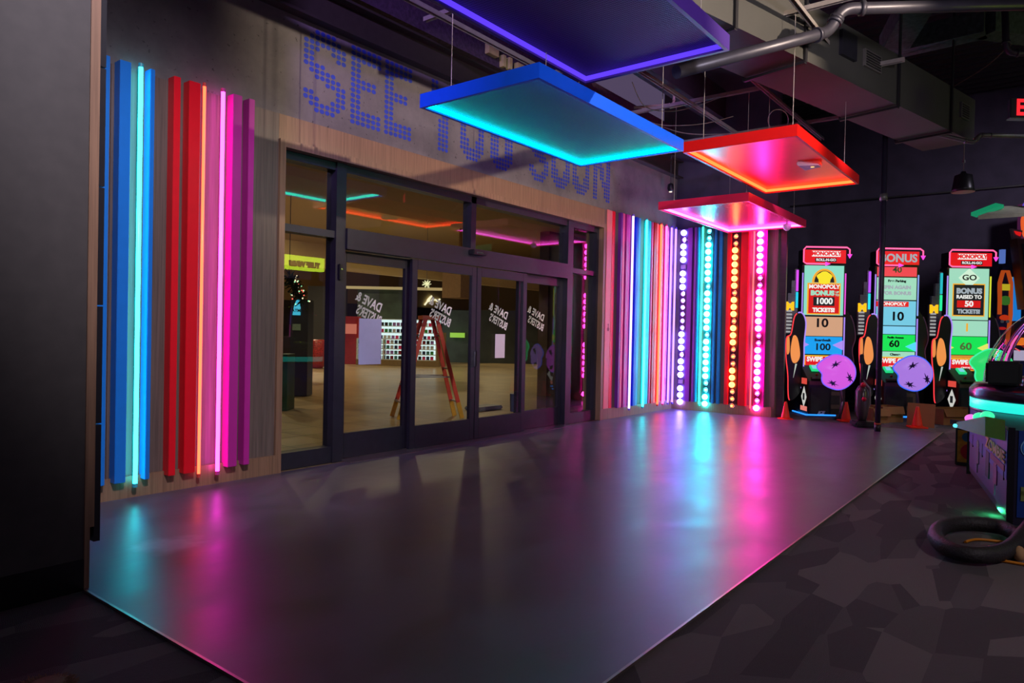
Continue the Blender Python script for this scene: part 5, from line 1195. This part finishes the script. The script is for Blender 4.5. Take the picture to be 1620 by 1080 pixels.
# step ladder
OR = mat('ladder_orange', (196, 50, 26), 0.45); YE = mat('ladder_yellow', (200, 150, 20), 0.45); AL = mat('ladder_alu', (170, 170, 175), 0.3, 0.8)
fa, fb_ = at(620, 658, 2, 0), at(631, 664, 2, 0)
ra, rb = at(719, 657, 2, 0), at(731, 661, 2, 0)
topz = at(682, 508, 2, 1.50); HL = 1.62
tcx = (fa+fb_+ra+rb)/4
ld = empty('step_ladder', (tcx.x, tcx.y, 0)); tag(ld, 'red-orange fibreglass step ladder with yellow feet standing just outside the glass doors', 'ladder')
along = ((ra+rb)/2-(fa+fb_)/2); along.z = 0; half = along.length/2*1.0; along.normalize()
side_ = Vector((along.y, -along.x, 0))
if side_.dot(CAM-tcx) < 0: side_ = -side_
wB, wT, HL = 0.27, 0.17, 1.54
for sgn_, nm_, wB2 in ((-1, 'front', 0.27), (1, 'rear', 0.22)):
    feet = [q-tcx for q in ((fb_, fa) if sgn_ < 0 else (rb, ra))]
    for q in feet: q.z = 0
    tops = [along*(sgn_*0.09)+side_*s_*wT+Vector((0, 0, HL)) for s_ in (1, -1)]
    for f_, t_ in zip(feet, tops):
        k_ = f_.lerp(t_, 0.16)
        r_ = MB().bar(k_, t_, 0.03, 0.06, up=tuple(along)).build('rail', OR, ld)
        MB().bar(f_, k_, 0.036, 0.066, up=tuple(along)).build('foot_cover', YE, r_)
    for i in range(1, 6):
        t = i/6; a = feet[0].lerp(tops[0], t); b_ = feet[1].lerp(tops[1], t)
        if sgn_ < 0 or i in (1, 3, 5): MB().bar(a, b_, 0.08 if sgn_ < 0 else 0.03, 0.025, up=(0, 0, 1)).build('step', AL, ld)
    for s_ in (0,):
        a = feet[0].lerp(tops[0], 0.45)
for s_ in (0, 1):
    sd_ = side_*(0.21 if s_ == 0 else -0.21)
    MB().bar(along*(-half*0.60)+sd_+Vector((0, 0, HL*0.42)), along*(half*0.60)+sd_+Vector((0, 0, HL*0.42)), 0.012, 0.02).build('spreader', AL, ld)
tp = MB()
MB().bar(-along*0.14+Vector((0, 0, HL+0.02)), along*0.14+Vector((0, 0, HL+0.02)), 0.36, 0.06).build('top_cap', mat('ladder_cap', (190, 90, 40), 0.5), ld)
# ATM, garland, red planter, green floor box at the left sidelight
c = atd(463, 520, 14)
g = empty('atm_kiosk', (c.x, c.y, 0), -R(52)); tag(g, 'dark cash machine with a blue ATM sign seen in the left sidelight', 'cash machine')
z_ = lambda py: CAM.z+(532-py)*14/CAM_F
MB().box((-0.05, 0, 0), (0.30, 0.4, z_(486))).build('body', mat('atm_body', (40, 40, 46), 0.4), g, bevel=0.01)
MB().prism([(0.0, z_(511)), (0.15, z_(511)), (0.15, z_(485)), (0.07, z_(488)), (0.03, z_(496))], -0.03, 0.0, 'y').build('sign', screen((70, 190, 226), 0.9), g)
text('ATM', 0.085, INKS, g, (0.075, -0.036, z_(504)), depth=0.002, bold=0.002)
MB().box((0.0, -0.02, z_(535)), (0.16, 0.0, z_(525))).build('keypad', mat('keypad', (120, 140, 120), 0.4), g)
GN = mat('garland_green', (26, 50, 30), 0.9, noise=0.5, scale=40, bump=1)
gp = [atd(458, 436, 10.5), atd(462, 448, 10.5), atd(470, 460, 10.5), atd(478, 478, 10.5)]
g = empty('lit_garland', gp[0]); tag(g, 'green holiday garland with small lights hanging in the mall behind the left sidelight', 'garland')
q0 = gp[0]
fo = MB()
for i in range(130):
    t = random.random()*3; k_ = min(2, int(t)); p = gp[k_].lerp(gp[k_+1], t-k_)-q0; v_ = Vector((random.gauss(0, 1), random.gauss(0, 1), random.gauss(0, 1))).normalized()
    fo.bar(p, p+v_*0.13, 0.02, 0.008)
fo.build('foliage', GN, g)
for i in range(26):
    t = random.random()*3; k_ = min(2, int(t)); p = gp[k_].lerp(gp[k_+1], t-k_)-q0; v_ = Vector((random.gauss(0, 1), random.gauss(0, 1), random.gauss(0, 1))).normalized()*0.11
    MB().ball(p+v_, 0.012, 6, 4).build('light', glow('xmas_%d' % (i % 3), [(1, 0.8, 0.5), (1, 0.15, 0.1), (0.4, 1, 0.5)][i % 3], 1.6), g)
MB().tube([(0, 0, 0.0), (0, 0, 6.1-q0.z)], 0.006, 6).build('hanging_cord', GN, g)
p = at(502, 582, 2, 0)
g = empty('red_planter', (p.x, p.y, 0)); tag(g, 'mottled red planter standing on the mall floor behind the left sidelight', 'planter')
MB().lathe((0, 0, 0), [(0.18, 0), (0.24, 0.1), (0.25, 0.9), (0.2, 0.98)], 20).build('pot', mat('planter_red', (150, 40, 40), 0.4, noise=0.8, scale=30), g, smooth=True)
bay(441, 454, 560, 620, 11.5, mat('bin_green', (20, 60, 36), 0.5), 'dark green bin at the left edge of the sidelight', 'waste_bin', 'bin')
p = at(470, 606, 2, 0)
o = MB().box((p.x-0.1, p.y-0.1, 0), (p.x+0.3, p.y+0.5, 1.15)).build('dark_counter', mat('counter_dark', (40, 28, 26), 0.5), bevel=0.02); tag(o, 'dark red-brown counter unit behind the left sidelight', 'counter')
# script sign and yellow star lamp
q0 = atd(672, 483, 24)
pts = [at(a, b_, 1, 33.9) for a, b_ in ((672, 482), (683, 468), (676, 476), (688, 474), (692, 476), (696, 473))]
cable(pts, 0.07, glow('script_warm', (1, 0.9, 0.6), 1.2), 'white script light sign in the mall seen above the ladder', 'sign', name='script_sign')
q0 = atd(675, 449, 14)
st = MB()
for i in range(40):
    v_ = Vector((random.gauss(0, 1), random.gauss(0, 1), random.gauss(0, 1))).normalized(); st.bar(Vector((0, 0, 0)), v_*0.10*random.uniform(0.6, 1), 0.008, 0.008)
g = empty('starburst_lamp', q0); tag(g, 'spiky yellow-white starburst lamp hanging above the ladder', 'lamp')
st.build('spikes', glow('star', (1, 0.95, 0.55), 1.0), g); MB().tube([(0, 0, 0), (0, 0, 6.1-q0.z)], 0.005, 6).build('cord', CG, g)
# box and bin outside
p0 = at(772, 648, 2, 0)
o = MB().box((p0.x-0.35, p0.y-0.1, 0), (p0.x+0.30, p0.y+0.25, 0.07)).build('floor_mat_roll', mat('mat_grey', (110, 110, 116), 0.6), bevel=0.02); tag(o, 'flat grey box lying on the mall floor outside the doors', 'box')
p0 = at(816, 650, 2, 0)
o = MB().lathe((p0.x, p0.y, 0), [(0.10, 0), (0.11, 0.3), (0.115, 0.3)], 20).build('small_bucket', mat('bucket_blue', (90, 110, 150), 0.5), smooth=True); tag(o, 'small blue-grey bucket outside the fourth door leaf', 'bucket')

# ------------------------------------------------------------------ things behind the camera that the glass reflects
def refl(px, py, Y):
    p = at(px, py, 1, Y); return Vector((p.x, -p.y, p.z))
Y_ = 9.6
a, b_ = refl(455, 400, Y_), refl(527, 429, Y_)
cab = empty('shooting_game', ((a.x+b_.x)/2, -Y_, -0.012)); tag(cab, 'shooting game with a lime TURF WARS marquee, mirrored in the left sidelight', 'arcade game')
cx_ = (a.x+b_.x)/2; hw_ = abs(b_.x-a.x)/2
zt, zb_ = a.z+0.012, b_.z+0.012
MB().box((-hw_, -0.9, 0), (hw_, -0.15, zb_-0.25)).build('cabinet', SIDEBLK, cab)
MB().box((-hw_*0.95, -0.5, zb_-0.25), (-hw_*0.95+0.1, -0.3, zb_)).box((hw_*0.95-0.1, -0.5, zb_-0.25), (hw_*0.95, -0.3, zb_)).build('marquee_post', BLACK, cab)
MB().box((-hw_, -0.4, zb_), (hw_, -0.02, zt)).build('marquee', glow('lime_marquee', (0.62, 0.85, 0.04), 9.0), cab)
hh = zt-zb_
text('TURF WARS', hh*0.50, INKS, cab, (0.0, -0.01, zb_+hh*0.36), (R(90), 0, R(180)), 0.004, 0.02, sx=1.0)
for py, ca, cb in ((599, (1.0, 0.02, 0.02), (0.0, 0.55, 1.0)), (568, (1.0, 0.02, 0.02), (0.0, 0.45, 0.9))):
    a = refl(441, py, Y_-0.4); m1_ = refl(485, py-0.3, Y_-0.4); c = refl(524, py-0.6, Y_-0.4)
    g = empty('light_bar', (a.x, a.y, a.z)); tag(g, 'red and blue floor light bar %s, mirrored in the left sidelight' % ('nearer the floor' if py == 599 else 'at seat height'), 'light bar')
    MB().tube([(0, 0, 0), m1_-a], 0.02, 8).build('red_half', glow('bar_red', (1.0, 0.02, 0.02), 16), g)
    MB().tube([m1_-a, c-a], 0.02, 8).build('blue_half', glow('bar_blue', (0.0, 0.55, 1.0), 10), g)
    MB().bar(Vector((0, -0.03, 0.0)), (c-a)+Vector((0, -0.03, 0)), 0.02, 0.08).build('mount', BLACK, g)
    MB().box((0.1, -0.06, -a.z-0.012), (0.16, -0.03, 0)).build('post', BLACK, g)
a, b_ = refl(452, 496, Y_), refl(445, 592, Y_)
g = empty('light_pole', (b_.x, b_.y, 0)); tag(g, 'leaning blue-violet light pole, mirrored at the left edge of the sidelight', 'light pole')
MB().tube([(0, 0, b_.z), (a.x-b_.x, 0, a.z)], 0.05, 8).build('tube', glow('pole_blue', (0.25, 0.15, 1.0), 5), g, smooth=True)
MB().box((-0.1, -0.1, -0.012), (0.1, 0.1, 0.05)).tube([(0, 0, 0), (0, 0, b_.z)], 0.03, 8).build('stand', BLACK, g)
# ------------------------------------------------------------------ fringe of a rug at the lower left corner
p = at(70, 1078, 2, 0.0)
RG = mat('fringe_cream', (150, 120, 92), 0.9, noise=0.2, scale=30)
g = MB(); c0 = at(76, 1092, 2, 0.0)
for i in range(420):
    t = random.uniform(0, math.pi); rr = random.uniform(0.5, 1.0); b0 = Vector((c0.x, c0.y, 0))+CR*(0.085*math.cos(t)*rr)+Vector((_f.x, _f.y, 0))*(0.05*math.sin(t)*rr); b0.z = 0.02
    v_ = (CR*math.cos(t)+Vector((_f.x, _f.y, 0))*math.sin(t)+Vector((random.uniform(-0.5, 0.5), random.uniform(-0.5, 0.5), random.uniform(0.0, 0.7)))).normalized()
    g.bar(b0, b0+v_*random.uniform(0.012, 0.03), 0.002, 0.002)
g.lathe((c0.x, c0.y, -0.012), [(0.08, 0), (0.085, 0.03), (0.05, 0.045)], 20)
o = g.build('mop_head', RG); tag(o, 'frayed cream mop head lying on the carpet at the lower left', 'mop')
